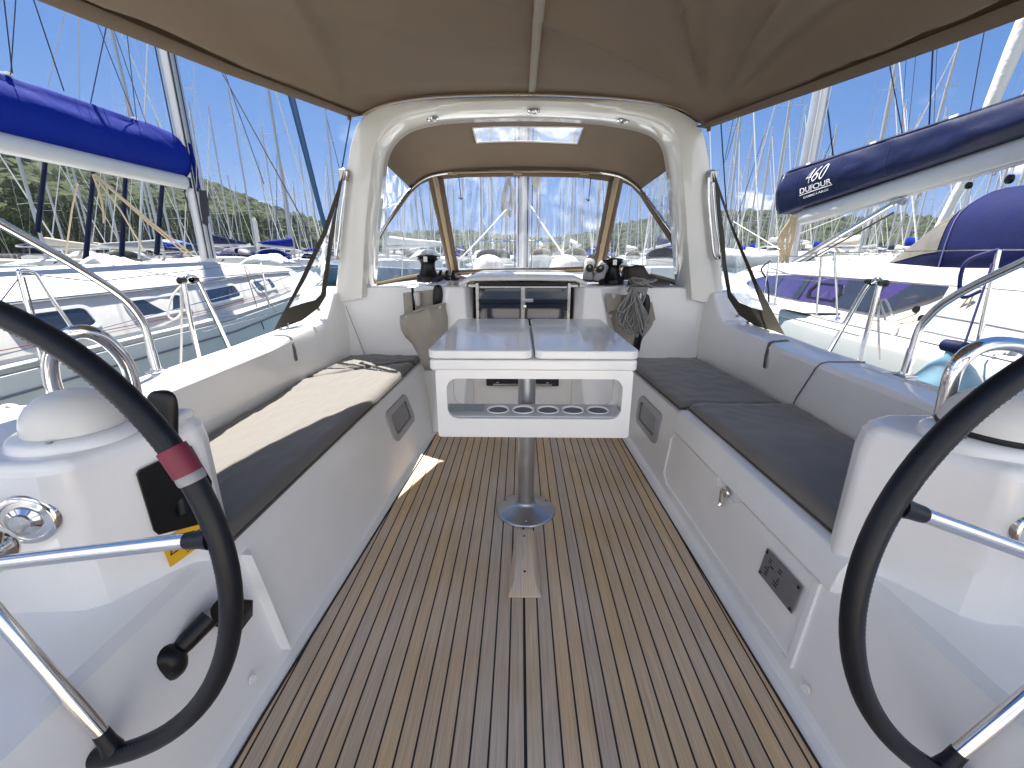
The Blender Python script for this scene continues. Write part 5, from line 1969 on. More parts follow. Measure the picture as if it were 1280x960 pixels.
def yacht_proto(var):
    cover, hullm, mh, L_ = var
    root = bpy.data.objects.new('moored_yacht', None)
    C.objects.link(root)
    B = L_ * .31
    y0 = -L_ * .45
    MB().loft(hull_rings(L_, B, 1.05, y0)).build('hull', hullm, root, angle=35)
    m = MB()
    rings = []
    for t, w, z in ((.28, .62, .45), (.32, .64, .52), (.5, .62, .50), (.66, .5, .40), (.78, .3, .12)):
        y = y0 + t * L_
        hw = B / 2 * w
        zb = 1.05 + .25 * t * t
        rings.append([Vector((-hw - .1, y, zb - .02)), Vector((-hw, y, zb + z * .85)), Vector((-hw * .6, y, zb + z)), Vector((0, y, zb + z + .04)), Vector((hw * .6, y, zb + z)), Vector((hw, y, zb + z * .85)), Vector((hw + .1, y, zb - .02))])
    MB().loft(rings).build('cabin', DECK, root, angle=35)
    for s in (-1, 1):
        a = []
        for t, zz in ((.34, .12), (.62, .12), (.60, .30), (.34, .36)):
            hw = B / 2 * interp([.28, .5, .66, .78], [.62, .62, .5, .3], t)
            a.append(Vector((s * (hw + .05 - .03 * (zz > .2)), y0 + t * L_, 1.05 + .25 * t * t + zz)))
        MB().prism(a, (s * .012, 0, 0)).build('window_band', DARKGL, root)
    my = y0 + L_ * .56
    prof = [(.085 * math.cos(2 * PI * k / 10), .12 * math.sin(2 * PI * k / 10)) for k in range(10)]
    mm = MB().loft([[Vector((x * f, my + y * f - zr, z)) for x, y in prof] for z, f, zr in ((1.2, 1, 0), (mh * .8, .95, .15), (mh, .7, .25))]).box((0, my - .3, mh + .12), (.03, .5, .02)).build('mast', MASTF, root)
    for z, w in ((mh * .36, 1.15), (mh * .62, .95), (mh * .82, .7)):
        MB().tube([(-w, my - .25, z), (0, my, z + .03), (w, my - .25, z)], .020, 6).build('spreader', MASTF, mm)
    MB().tube([(0, my, 2.3), (0, my - L_ * .37, 2.45)], .10, 8).build('boom', BOOMW, root)
    if cover:
        m = MB()
        rings = []
        for t, h, w in ((0, .55, .12), (.06, .60, .17), (.4, .42, .16), (.8, .28, .12), (.97, .18, .08)):
            y = my - .1 - t * L_ * .36
            rings.append([Vector((w * math.cos(a) * (1 if math.sin(a) < 0 else .7), y, 2.42 + h * .5 + h * .5 * math.sin(a))) for a in [2 * PI * k / 10 for k in range(10)]])
        m.loft(rings).build('sail_cover', cover, root, angle=60)
    MB().tube([(0, y0 + L_ * .985, 1.5), (0, my - .1, mh * .95)], [.055, .03], 8).build('furled_sail', random.Random(mh).choice([CLOTHW, TEALB, CLOTHW]), root)
    m = MB()
    for s in (-1, 1):
        m.tube([(s * B * .46, my - .3, 1.2), (s * 1.12, my - .25, mh * .36), (s * .92, my - .25, mh * .62), (0, my - .1, mh * .93)], .008, 4)
        m.tube([(s * B * .44, my - .1, 1.2), (s * .05, my, mh * .36)], .010, 4)
    m.build('rigging', STEEL2, root)
    # small spray hood
    rings = []
    for y_, w, h in ((y0 + L_ * .30, B * .30, .75), (y0 + L_ * .335, B * .30, .7), (y0 + L_ * .39, B * .27, .08)):
        rings.append([Vector((w * math.cos(a), y_, 1.45 + h * math.sin(a) ** .6 if math.sin(a) > 0 else 1.45)) for a in [PI * k / 10 for k in range(11)]])
    MB().loft(rings, closed=False).build('sprayhood', cover or CLOTHW, root, solid=.02, angle=60)
    # pulpit and stanchions
    m = MB()
    for s in (-1, 1):
        for t in (.08, .25, .42, .6, .78):
            hw = B / 2 * (lerp(.78, 1, min(1, t / .35)) if t < .35 else math.sqrt(1 - ((t - .35) / .65) ** 2.3)) * .95
            y = y0 + t * L_
            zb = 1.08 + .25 * t * t
            m.tube([(s * hw, y, zb), (s * hw, y, zb + .6)], .012, 4)
        m.tube([(s * B / 2 * (lerp(.78, 1, min(1, t / .35)) if t < .35 else math.sqrt(1 - ((t - .35) / .65) ** 2.3)) * .95, y0 + t * L_, 1.68 + .25 * t * t) for t in (.02, .08, .25, .42, .6, .78, .95)], .007, 4)
    m.build('guard_rail', STEEL2, root)
    return root


HBLUE = mat('far_blue_hull', (.10, .17, .26), .3, coat=.4)
HNAVY = mat('far_navy_hull', (.015, .022, .06), .25, coat=.5)
CREAM = mat('cream_sail_cover', (.50, .46, .38), .8)
GREYC = mat('grey_sail_cover', (.22, .23, .24), .8)
variants = [((BLUE, HULLW, 15.5, 11.5), 'white yacht with royal blue sail cover moored in the crowded marina', 'far white yachts, blue covers'),
            ((NAVY, HULLW, 17.5, 13.0), 'tall-masted white yacht with navy sail cover moored in the marina', 'far white yachts, navy covers'),
            ((CREAM, HULLW, 14.0, 10.5), 'smaller white yacht with cream sail cover moored in the marina', 'far white yachts, cream covers'),
            ((GREYC, HULLW, 19.0, 14.0), 'large white yacht with grey sail cover moored in the marina', 'far white yachts, grey covers'),
            ((CLOTHW, HBLUE, 16.0, 12.0), 'blue-hulled yacht with white sail cover moored in the marina', 'far blue-hulled yachts'),
            ((BLUE, HNAVY, 13.0, 10.0), 'dark-hulled yacht with blue sail cover moored in the marina', 'far dark-hulled yachts')]
protos = [yacht_proto(v[0]) for v in variants]
pused = [False] * len(protos)


def put(kind, x, y, rz, s=1.0, label=None, group=None, heel=0.0):
    o = protos[kind] if not pused[kind] else copy_tree(protos[kind])
    pused[kind] = True
    o.location = (x, y, WL)
    o.rotation_euler = (R(heel * .35), R(heel), rz)
    o.scale = (s, s, s)
    az = x / max(y, 1)
    reg = 'left of the arch' if az < -.42 else 'right of the arch' if az > .45 else 'through the hood window'
    tag(o, label or (variants[kind][1].replace(' moored in the crowded marina', '').replace(' moored in the marina', '') + ', seen far off ' + reg), 'yacht', (group or variants[kind][2] + ' ' + reg))
    return o


rnd = random.Random(21)
# first rows across the fairway, both sides
near = []
for k in range(7):
    x = -15.5 - k * 4.6
    near.append((x, 30 + rnd.uniform(-1, 1.5) - k * .6, 0))
for k in range(8):
    near.append((15.0 + k * 4.5, 34 + rnd.uniform(-1, 2), 0))
pos_words = ['nearest', 'second', 'third', 'fourth', 'fifth', 'sixth', 'seventh', 'eighth']
desc = ['white yacht with blue cover', 'tall white yacht with navy cover', 'small white yacht with cream cover', 'large white yacht with grey cover', 'blue-hulled yacht with white cover', 'dark-hulled yacht with blue cover']
for i, (x, y, _) in enumerate(near):
    kd = [0, 1, 3, 2, 0, 1, 2, 1, 3, 2, 0, 1, 3, 0, 2][i]
    side = 'left' if i < 7 else 'right'
    n_ = i if i < 7 else i - 7
    put(kd, x, y, (PI if i % 2 else 0) + rnd.uniform(-.04, .04), rnd.uniform(.92, 1.06), '%s, %s in the first row on the %s' % (desc[kd], pos_words[n_], side), 'first row of yachts across the water', heel=rnd.uniform(-1.2, 1.2))
# rows farther off, seen through the sprayhood windows and beyond
for row, (y, x0, x1, step) in enumerate(((46, -34, 42, 5.4), (55, -58, 62, 6.4), (64, -62, 68, 5.2), (76, -74, 78, 6.5), (88, -78, 90, 5.8), (120, -95, 120, 7.0), (165, -60, 165, 8.5), (225, -70, 210, 11.5))):
    x = x0
    while x < x1:
        xx = x + rnd.uniform(-1, 1)
        if not (row == 0 and abs(xx) < 7):
            put(rnd.choice([0, 1, 2, 3, 1, 3, 2, 0, 4 if row < 4 else 2, 5 if row < 3 else 3]), xx, y + rnd.uniform(-2.5, 2.5), rnd.choice([0, PI]) + rnd.uniform(-.12, .12), rnd.uniform(.85, 1.15), heel=rnd.uniform(-.8, .8))
        x += step * rnd.uniform(.8, 1.25)
# the blue-hulled yacht seen low through the left sprayhood pane
put(4, -7.0, 27, R(70), .95, 'pale blue-hulled yacht seen low through the left sprayhood window', 'blue-hulled yacht ahead', heel=.5)
put(3, -2.2, 36, R(4), 1.0, 'large yacht with white mast dead ahead, left of our mast', 'yachts ahead of our bow', heel=-.4)
put(1, 9.5, 31, R(-6), 1.0, 'navy-covered yacht ahead to starboard through the right sprayhood window', 'yachts ahead of our bow', heel=.6)
put(2, 5.0, 44, R(3), 1.1, 'cream-covered yacht ahead, just right of our mast', 'yachts ahead of our bow')

# blue tarpaulin shelters on the quay
for px, Y_, w, lab in ((205, 85, 7, 'left one of two blue tarpaulin shelters behind the masts on shore'), (272, 88, 7.5, 'right one of two blue tarpaulin shelters behind the masts on shore')):
    p = at(px, 306, Y=Y_)
    r = thing('tarpaulin_shelter', (p.x, p.y, WL), lab, 'shelter', 'blue tarpaulin shelters')
    MB().loft([[Vector((p.x - w / 2, p.y - 2, 3.0)), Vector((p.x, p.y - 2, 3.9)), Vector((p.x + w / 2, p.y - 2, 3.0))], [Vector((p.x - w / 2, p.y + 3, 3.2)), Vector((p.x, p.y + 3, 4.1)), Vector((p.x + w / 2, p.y + 3, 3.2))]], closed=False).build('tarpaulin', mat('blue_tarpaulin', (.02, .13, .5), .5), r, solid=.05)
    for dx in (-w / 2 + .2, w / 2 - .2):
        for dy in (-1.8, 2.8):
            MB().tube([(p.x + dx, p.y + dy, WL), (p.x + dx, p.y + dy, 3.2)], .06, 6).build('post', MASTF, r)
# white feather flag
p = at(316, 290, Y=48)
r = thing('feather_flag', (p.x, p.y, WL), 'tall white feather-shaped banner standing among the masts on the left', 'banner')
MB().tube(smooth_path([(p.x, p.y, WL), (p.x, p.y, 4.6), (p.x + .25, p.y, 5.0), (p.x + .5, p.y, 4.9)], 5), .03, 6).build('pole', MASTF, r)
MB().loft([[Vector((p.x, p.y, z)), Vector((p.x + w, p.y + .1 * math.sin(z * 3), z + .1))] for z, w in ((1.3, .35), (2.2, .62), (3.4, .66), (4.4, .6), (4.9, .4))], closed=False).build('banner', CLOTHW, r, solid=.02)
# small inflatable dinghies on deck of the boats ahead (white tubes seen right of the arch)
p = at(941, 325, Y=13.5)
r = thing('inflatable_dinghy', (p.x, p.y, .6), 'white inflatable dinghy lying beyond the right-hand yacht', 'dinghy')
MB().tube(smooth_path([p + Vector((1.2, .6, 0)), p + Vector((-.4, .6, 0)), p + Vector((-1.3, 0, .15)), p + Vector((-.4, -.7, 0)), p + Vector((1.2, -.7, 0))], 6), .25, 12).build('tubes', CLOTHW, r)
MB().box(p + Vector((0, 0, -.12)), (2.2, 1.1, .06)).build('floor', GREYC, r)


# ================================================================ LEFT NEIGHBOUR
CL = -5.25
lb = thing('neighbour_yacht', (CL, 4, WL), 'white yacht moored on our left with royal blue sail cover and oblong windows', 'yacht')
rings = []
LST = [(-3.5, 1.60, .36), (-1, 1.80, .37), (2, 1.90, .39), (5, 1.88, .42), (7.5, 1.62, .52), (9.2, 1.1, .62), (10.6, .35, .72), (11.0, .04, .74)]
for y, w, z in LST:
    rings.append([Vector((CL - w * .9, y, WL - .1)), Vector((CL - w, y, z - .05)), Vector((CL - w, y, z)), Vector((CL - w + .06, y, z + .015)), Vector((CL, y, z + .06)), Vector((CL + w - .06, y, z + .015)), Vector((CL + w, y, z)), Vector((CL + w, y, z - .05)), Vector((CL + w * .97, y, z - .5)), Vector((CL + w * .9, y, WL - .1))])
MB().loft(rings).build('hull', HULLW, lb, angle=30)
MB().tube([(CL + w + .004, y, z - .13) for y, w, z in LST[:-1]], .009, 6).build('rubbing_strake', LINEM, lb)
MB().tube([(CL + w * .985 + .004, y, z - .36) for y, w, z in LST[:-1]], .006, 6).build('hull_stripe', mat('faint_hull_line', (.45, .42, .30), .5), lb)
MB().loft([[Vector((CL + w - .05, y, z + .015)), Vector((CL + w - .05, y, z + .045)), Vector((CL + w - .02, y, z + .045)), Vector((CL + w - .02, y, z + .01))] for y, w, z in LST[:-1]]).build('toe_rail', ALU, lb)
CST = [(1.9, 1.60, .30), (2.2, 1.60, .38), (4.5, 1.58, .38), (6.8, 1.38, .36), (8.6, 1.0, .24), (9.6, .6, .04)]


def lcab(y, u):
    """starboard cabin side of the left yacht; u 0 deck .. 1 roof edge"""
    w = interp([c[0] for c in CST], [c[1] for c in CST], y)
    h = interp([c[0] for c in CST], [c[2] for c in CST], y)
    zb = interp([l[0] for l in LST], [l[2] for l in LST], y) + .03
    return Vector((CL + w + .06 - .22 * u, y, zb + h * u))


rings = []
for y, w, h in CST:
    a, b_ = lcab(y, 0), lcab(y, 1)
    a.z -= .03
    mx_ = lambda p: Vector((2 * CL - p.x, p.y, p.z))
    top = Vector((CL + w * .5, y, b_.z + .14 * h / .38))
    tc_ = Vector((CL, y, b_.z + .20 * h / .38))
    c1 = b_ + Vector((-.05, 0, .035))
    rings.append([a, b_, c1, top, tc_, mx_(top), mx_(c1), mx_(b_), mx_(a)])
MB().loft(rings).build('cabin', DECK, lb, angle=33)
for y0_, y1_ in ((3.05, 3.72), (4.05, 4.85), (5.15, 5.95), (6.35, 7.05), (1.95, 2.75)):
    def lw(y, u, o=.0):
        return lcab(y, u) + Vector((o, 0, 0))

    def rr2(y0, y1, u0, u1, r, ru, o):
        out = []
        for cy2, cu, a0 in ((y1 - r, u1 - ru, 0), (y0 + r, u1 - ru, 90), (y0 + r, u0 + ru, 180), (y1 - r, u0 + ru, 270)):
            for k in range(6):
                a = R(a0 + 18 * k)
                out.append(lw(cy2 + r * math.cos(a), cu + ru * math.sin(a), o))
        return out
    f = MB().ring(rr2(y0_, y1_, .30, .82, .09, .12, .012), rr2(y0_ + .05, y1_ - .05, .37, .75, .06, .08, .012), (-.03, 0, 0)).build('window_frame', HULLW, lb, bevel=.004)
    MB().prism(rr2(y0_ + .04, y1_ - .04, .36, .76, .06, .08, .002), (-.02, 0, 0)).build('window_pane', DARKGL, f)
MB().tube([lcab(y, .22) + Vector((.006, 0, 0)) for y in np.linspace(2.3, 7.6, 14)], .0035, 5).build('red_line', REDL, lb)
MB().tube([lcab(y, .16) + Vector((.006, 0, 0)) for y in np.linspace(2.3, 7.6, 14)], .004, 5).build('grey_line', LINEM, lb)
MB().tube([lcab(y, .99) + Vector((.012, 0, .0)) for y in np.linspace(2.2, 8.2, 14)], .012, 6).build('grab_rail', STEEL2, lb)
# cockpit coaming aft
for s in (1, -1):
    MB().loft([[Vector((CL + s * (1.66 if s > 0 else 1.66), y, .36)), Vector((CL + s * 1.50, y, zt)), Vector((CL + s * 1.2, y, zt + .02)), Vector((CL + s * 1.05, y, .40))] for y, zt in ((-2.2, .60), (.5, .64), (1.95, .72))]).build('coaming', DECK, lb, bevel=.02, angle=30)
# sprayhood with blue edge at the left frame border
sh = thing('neighbour_sprayhood', (CL, 2.4, .7), 'blue-edged sprayhood with a wide clear window on the left yacht', 'sprayhood')
A = [(1.35, 2.55, .78), (1.28, 2.42, 1.12), (.95, 2.30, 1.40), (.4, 2.24, 1.50), (0, 2.22, 1.52), (-.4, 2.24, 1.50), (-.95, 2.30, 1.40), (-1.28, 2.42, 1.12), (-1.35, 2.55, .78)]
Bq = [(1.40, 3.0, .74), (1.30, 3.25, .80), (1.0, 3.35, .90), (.4, 3.40, .95), (0, 3.42, .96), (-.4, 3.40, .95), (-1.0, 3.35, .90), (-1.3, 3.25, .80), (-1.40, 3.0, .74)]
Cq = [(1.38, 1.6, .72), (1.35, 1.6, 1.15), (1.0, 1.55, 1.46), (.4, 1.5, 1.56), (0, 1.5, 1.58), (-.4, 1.5, 1.56), (-1.0, 1.55, 1.46), (-1.35, 1.6, 1.15), (-1.38, 1.6, .72)]
cv = lambda Q: [Vector((CL + x, y, z)) for x, y, z in Q]
MB().loft([arc_pts(cv(A), 25), arc_pts(cv(Bq), 25)], closed=False).build('clear_window', VINYLW, sh)
MB().loft([arc_pts(cv(Cq), 25), arc_pts(cv(A), 25)], closed=False).build('hood_canvas', BLUE, sh, solid=.006, angle=60)
MB().tube([p + Vector((0, .01, .006)) for p in arc_pts(cv(Bq), 25)], .035, 8, flat=.5).build('blue_hem', BLUE, sh)
# mast, boom, cover
lmast = MB()
prof = [(.10 * math.cos(2 * PI * k / 20), .14 * math.sin(2 * PI * k / 20)) for k in range(20)]
lmm = lmast.loft([[Vector((CL + x, 7.45 + y - (z - .9) * .012, z)) for x, y in prof] for z in (.9, 5, 9.5)]).build('mast', MASTM, lb, angle=60)
MB().tube([(CL + .09, 7.32, 1.1), (CL + .09, 7.3, 9.4)], .010, 6).tube([(CL + .12, 7.4, 1.1), (CL + .12, 7.36, 9.4)], .009, 6).tube([(CL - .05, 7.28, 1.2), (CL - .05, 7.22, 9.4)], .009, 6).build('halyards', ROPED, lmm)
for z in (6.2,):
    MB().tube([(CL - 1.1, 7.2, z), (CL, 7.38, z + .05), (CL + 1.1, 7.2, z)], .03, 8).build('spreader', MASTM, lmm)
boom = thing('boom', (CL, 7.2, 2.2), 'thick pale painted boom of the left yacht reaching over its cockpit', 'boom')
prof2 = [(.085 * math.cos(2 * PI * k / 16), .105 * math.sin(2 * PI * k / 16)) for k in range(16)]
zb0 = 2.235
MB().loft([[Vector((CL + x, y, zb0 + z)) for x, z in prof2] for y in (7.22, 2.0)]).build('boom_spar', BOOMW, boom, angle=60)
MB().box((CL, 7.26, zb0), (.12, .12, .16)).build('gooseneck', STEEL2, boom, bevel=.01)
cov = thing('sail_cover', (CL, 5, 2.4), 'royal blue stack-pack sail cover lashed along the left yacht boom', 'sail cover')


def cover_fn(y0, y1, zb, hts, w, seed, CLx, rise=0.0, n=26):
    rings = []
    for i in range(49):
        t = i / 48
        y = lerp(y0, y1, t)
        h = interp([0, .03, .1, .5, 1], hts, t)
        ww = w * interp([0, .03, .1, 1], [.55, .85, 1, .8], t)
        rg = []
        for k in range(n):
            a = 2 * PI * k / n - PI / 2
            sx_ = math.cos(a)
            zz = (math.sin(a) + 1) / 2
            wid = ww * (.55 + .75 * math.sin(min(1, zz * 1.15) * PI) ** .7 * .8) * (1 if zz < .97 else .4)
            nn = noise.noise(Vector((y * 1.1, zz * 3.1, seed + (5 if sx_ > 0 else 0)))) * .035 + (1 - abs(noise.noise(Vector((y * 1.5 + zz * 1.5, zz * 2.2, seed + 2))))) ** 5 * .025
            rg.append(Vector((CLx + sx_ ** 3 * .35 * wid + sx_ * wid * .65 + (nn if sx_ > 0 else -nn) * min(1, zz * 4), y, zb + rise * t + h * zz)))
        rings.append(rg)
    return rings


MB().loft(cover_fn(7.34, 1.8, zb0 + .07, [.52, .60, .62, .60, .56], .17, 1.0, CL)).build('cover_cloth', BLUE, cov, angle=75)
# end fold hanging over the gooseneck
MB().loft([[Vector((CL + x * f, 7.36 + .05 * k, z)) for x, z in ((.10, 2.12), (.15, 2.45), (.12, 2.8), (0, 2.86), (-.12, 2.8), (-.15, 2.45), (-.10, 2.12))] for k, f in ((0, 1), (1, .9), (2, .4))]).build('end_fold', BLUE, cov, angle=70)
for y in (6.5, 5.0, 3.5):
    MB().box((CL, y, zb0 + .675), (.10, .06, .03)).build('white_batten_tab', WHITE, cov, bevel=.005)
lz = MB()
for y in (6.5, 5.0, 3.5):
    for s in (1,):
        lz.tube([(CL + s * .05, y, 2.9), (CL + .1, 7.3, 9.5 + (5 - y) * .6)], .006, 4)
lz.build('lazy_jacks', ROPED, cov)
# dark shade cloth bundle on the mast, halyard tails to deck
m = MB()
for k in range(9):
    p0 = at(252 + rnd.uniform(-3, 5), 238, Y=7.1)
    p1 = at(256 + rnd.uniform(-3, 6), 275 + rnd.uniform(-6, 10), Y=7.1)
    m.tube(smooth_path([p0, (p0 + p1) / 2 + Vector((rnd.uniform(-.04, .04), 0, 0)), p1], 4), .016, 6)
tag(m.build('rope_bundle', ROPED), 'dark bundle of halyards hanging on the left yacht mast under the boom', 'rope')
tk = thing('topping_tackle', tuple(at(115, 216, Y=6.2)), 'tan ropes of a tackle slanting from under the left boom down to the mast foot', 'rope')
m = MB()
a = at(118, 218, Y=5.7)
for q, r_ in ((((240, 318)), .016), (((238, 322)), .012)):
    bb = at(*q, Y=7.2)
    m.tube([a, a.lerp(bb, .5) + Vector((0, 0, -.03)), bb], r_, 8)
m.tube([at(120, 222, Y=5.7), at(150, 262, Y=6), at(180, 313, Y=6.8)], .010, 7)
m.tube(smooth_path([at(116, 218, Y=5.7), at(124, 240, Y=5.7), at(129, 262, Y=5.7), at(130, 279, Y=5.7)], 5), .013, 7)
m.tube([at(97, 230, Y=5.7), at(90, 262, Y=5.7), at(82, 318, Y=5.8)], .010, 6)
m.build('ropes', ROPET, tk)
# standing rigging of the left yacht (dark wires with blue covers)
for i, (q0, q1, r_, M_, Y0, Y1, lab) in enumerate((
        ((70, 30), (6, 180), .006, ROPED, 6, 5, None),
        ((5, 0), (16, 97), .007, ROPED, 6, 6, 'thin dark stay crossing the sky at the far left above the blue sail cover'),
        ((42, 0), (80, 114), .007, ROPED, 6, 6, 'dark stay slanting to the first tab of the blue sail cover'),
        ((135, 24), (112, 135), .006, ROPED, 6.2, 6.2, 'dark stay leaning left above the middle of the blue sail cover'),
        ((85, 0), (59, 113), .0035, ROPET, 6, 6, 'thin red-brown line in the sky left of the first cover tab'),
        ((98, 12), (99, 128), .0035, ROPET, 6, 6, 'thin vertical red-brown line above the blue sail cover'),
        ((118, 20), (170, 152), .005, ROPED, 6.5, 6.5, 'stay slanting right above the blue sail cover'),
        ((140, 30), (183, 155), .0045, ROPED, 6.5, 6.5, 'thinner stay slanting right above the blue sail cover'),
        ((163, 38), (203, 155), .0035, STEEL2, 6.5, 6.5, 'thin grey wire ending at the blue cover middle tab'),
        ((266, 70), (395, 305), .011, ROPED, 9.2, 7.5, 'dark slack stay slanting from the canopy edge down to the left foredeck'),
        ((275, 74), (330, 230), .008, ROPED, 10, 10, 'second dark stay close beside the slack one near the canopy edge'),
        ((241, 62), (246, 235), .005, STEEL2, 7.3, 7.3, 'thin wire just right of the left yacht mast'))):
    if lab:
        tag(MB().tube([at(*q0, Y=Y0), at(*q1, Y=Y1)], r_, 5).build('stay', M_), lab, 'stay', 'rigging wires of the left yacht')
# bright teal furled headsail of a boat beyond
tag(MB().tube([at(355, 90, Y=15), at(364, 120, Y=14.7), at(407, 288, Y=13)], [.10, .10, .06], 10).build('furled_headsail', TEALB), 'dark teal furled headsail slanting down left of the arch', 'sail')
# navy covered stays between the masts at left
for px0, px1, y0_, y1_, i in ((57, 47, 200, 290, 0), (117, 107, 216, 325, 1), (157, 152, 220, 322, 2), (203, 196, 230, 318, 3)):
    a, b_ = at(px0, y0_ - 0, Y=19), at(px1, y1_, Y=19)
    d = a - b_
    tag(MB().tube([b_, a, a + d * .12], [.10, .075, .04], 8).build('furled_jib', NAVY), ('leftmost', 'second', 'third', 'rightmost')[i] + ' of four thin navy furled jibs seen under the left boom', 'sail', 'navy furled jibs under the left boom')


# stanchions of the left yacht
def stan(px, X, y1, lab, group, rr_=.0125):
    a, b_ = at(*px[0], X=X), at(*px[1], X=X)
    r = thing('stanchion', tuple(b_), lab, 'stanchion', group)
    MB().tube([b_, a], rr_, 10).lathe([(.03, 0), (.03, .01), (.016, .03)], b_, 12).build('post', STEEL, r)
    return a


lg = thing('gate_stanchion', (CL + 1.85, 3.0, .4), 'A-shaped steel gate stanchion on the left yacht side deck', 'stanchion', 'gate stanchions')
X_ = CL + 1.84
pa = smooth_path([at(53, 457, X=X_), at(38, 398, X=X_), at(24, 345, X=X_), at(27, 338, X=X_), at(38, 339, X=X_), at(48, 346, X=X_), at(68, 378, X=X_), at(96, 418, X=X_)], 5)
MB().tube(pa, .0135, 12).build('frame_tube', STEEL, lg, angle=70)
MB().tube([at(30, 346, X=X_), at(42, 390, X=X_), at(45, 410, X=X_)], .006, 6).build('tied_line', ROPEG, lg)
a0 = at(28, 342, X=X_)
st2 = []
for px, lab in ((((326, 328), (337, 388)), 'steel stanchion on the left yacht side deck beside its foremost windows'),):
    st2.append(stan(px, CL + 1.75, 0, lab, 'stanchions of the left yacht'))
tag(MB().tube([at(0, 378, X=X_), a0, at(120, 352, X=X_), st2[0], Vector((CL + 1.1, 9.4, 1.3))], .0045, 5).build('lifeline', STEEL2), 'upper guard wire along the left yacht', 'lifeline', 'guard wires of the left yacht')
tag(MB().tube([at(0, 445, X=X_), at(48, 432, X=X_), st2[0] + Vector((0, 0, -.3)), Vector((CL + 1.1, 9.4, 1.0))], .0045, 5).build('lifeline', STEEL2), 'lower guard wire along the left yacht', 'lifeline', 'guard wires of the left yacht')
# dark sheets at the left yacht foredeck, white folded sails
for q0, q1, lab in (((305, 332), (330, 412), 'dark thin line hanging at the left yacht foredeck stanchion'), ((307, 334), (345, 390), 'dark line slanting over the left yacht foredeck')):
    tag(MB().tube([at(*q0, Y=6.2), at(*q1, Y=5.6)], .006, 6).build('sheet', ROPED), lab, 'rope', 'dark lines at the left foredeck')
fs2 = thing('folded_sail', tuple(at(322, 318, Y=15)), 'crumpled white cloth cover heaped low on a boat left of the arch', 'sail cloth')


def heap(c, sx_, sy_, sz_, seed):
    m = MB()
    return m.grid(lambda u, v: c + Vector(((u - .5) * sx_, (v - .5) * sy_, sz_ * (math.sin(PI * u) ** .5 * math.sin(PI * v) ** .5) * (.7 + .5 * noise.noise(Vector((u * 5, v * 4, seed)))) - .05)), 24, 16)


heap(at(335, 328, Y=15), 1.5, 1.0, .42, 2).build('cloth_heap', CLOTHW, fs2, solid=.02, angle=70)
fs3 = thing('deck_cover', tuple(at(140, 320, Y=13)), 'white crumpled deck cover seen just under the left boom ropes', 'cover')
heap(at(135, 329, Y=13), 1.3, 1.0, .36, 6).build('cover_cloth', CLOTHW, fs3, solid=.02, angle=70)

# fender and dark lines between hulls on the left
fd = thing('fender', (-3.05, 1.9, .1), 'dark navy fender hanging low between the left hulls', 'fender')
MB().lathe([(0, .30), (.03, .29), (.04, .25), (.10, .2), (.12, .1), (.12, -.2), (.08, -.28), (0, -.3)], (-3.15, 2.05, -.05), 24).build('fender_body', NAVY, fd, angle=70)
MB().tube([(-3.15, 2.05, .25), (-3.3, 2.05, .45)], .007, 6).build('fender_line', ROPED, fd)

# ================================================================ RIGHT NEIGHBOUR
CR = 5.35
rb = thing('neighbour_yacht', (CR, 4, WL), 'white yacht moored on our right with navy boom cover and dark tinted window band', 'yacht')
RST = [(-3.5, 1.70, .37), (-1, 1.85, .38), (2, 1.95, .40), (5, 1.93, .42), (8, 1.6, .46), (10, 1.1, .55), (11.5, .35, .66), (12.0, .04, .68)]
rings = []
for y, w, z in RST:
    rings.append([Vector((CR + w * .9, y, WL - .1)), Vector((CR + w, y, z - .05)), Vector((CR + w, y, z)), Vector((CR + w - .06, y, z + .02)), Vector((CR, y, z + .06)), Vector((CR - w + .08, y, z + .02)), Vector((CR - w + .02, y, z + .005)), Vector((CR - w, y, z - .03)), Vector((CR - w - .01, y, z - .12)), Vector((CR - w * .97, y, z - .5)), Vector((CR - w * .9, y, WL - .1))])
MB().loft(rings).build('hull', HULLW, rb, angle=42)
MB().tube([(CR - w + .07, y, z + .03) for y, w, z in RST[:-1]], .018, 6, flat=.7).build('toe_rail', ALU, rb)
RC = [(2.2, 1.62, .50), (3.4, 1.58, .56), (4.3, 1.45, .54), (6.5, 1.36, .50), (8.6, 1.1, .40), (10.2, .7, .12)]


def rcab(y, u):
    w = interp([c[0] for c in RC], [c[1] for c in RC], y)
    h = interp([c[0] for c in RC], [c[2] for c in RC], y)
    zb = interp([l[0] for l in RST], [l[2] for l in RST], y) + .03
    return Vector((CR - w - .08 + .24 * u, y, zb + h * u))


rings = []
for y, w, h in RC:
    a, b_ = rcab(y, 0), rcab(y, 1)
    a.z -= .03
    mx_ = lambda p: Vector((2 * CR - p.x, p.y, p.z))
    c1 = b_ + Vector((.07, 0, .04))
    top = Vector((CR - w * .5, y, b_.z + .11 * h / .5))
    tc_ = Vector((CR, y, b_.z + .15 * h / .5))
    rings.append([a, b_, c1, top, tc_, mx_(top), mx_(c1), mx_(b_), mx_(a)])
MB().loft(rings).build('cabin', DECK, rb, angle=33)
wq = [(4.05, .80), (4.75, .16), (5.5, .14), (6.6, .15), (7.6, .2), (8.4, .35), (8.2, .62), (7.4, .78), (6.0, .82), (5.0, .82)]
wlo = [(4.75, .16), (5.1, .15), (5.5, .14), (6.0, .14), (6.6, .15), (7.1, .17), (7.6, .2), (8.0, .26), (8.4, .35)]
whi = [(4.05, .80), (4.6, .81), (5.1, .82), (5.7, .82), (6.3, .82), (6.9, .80), (7.4, .78), (7.9, .70), (8.35, .45)]
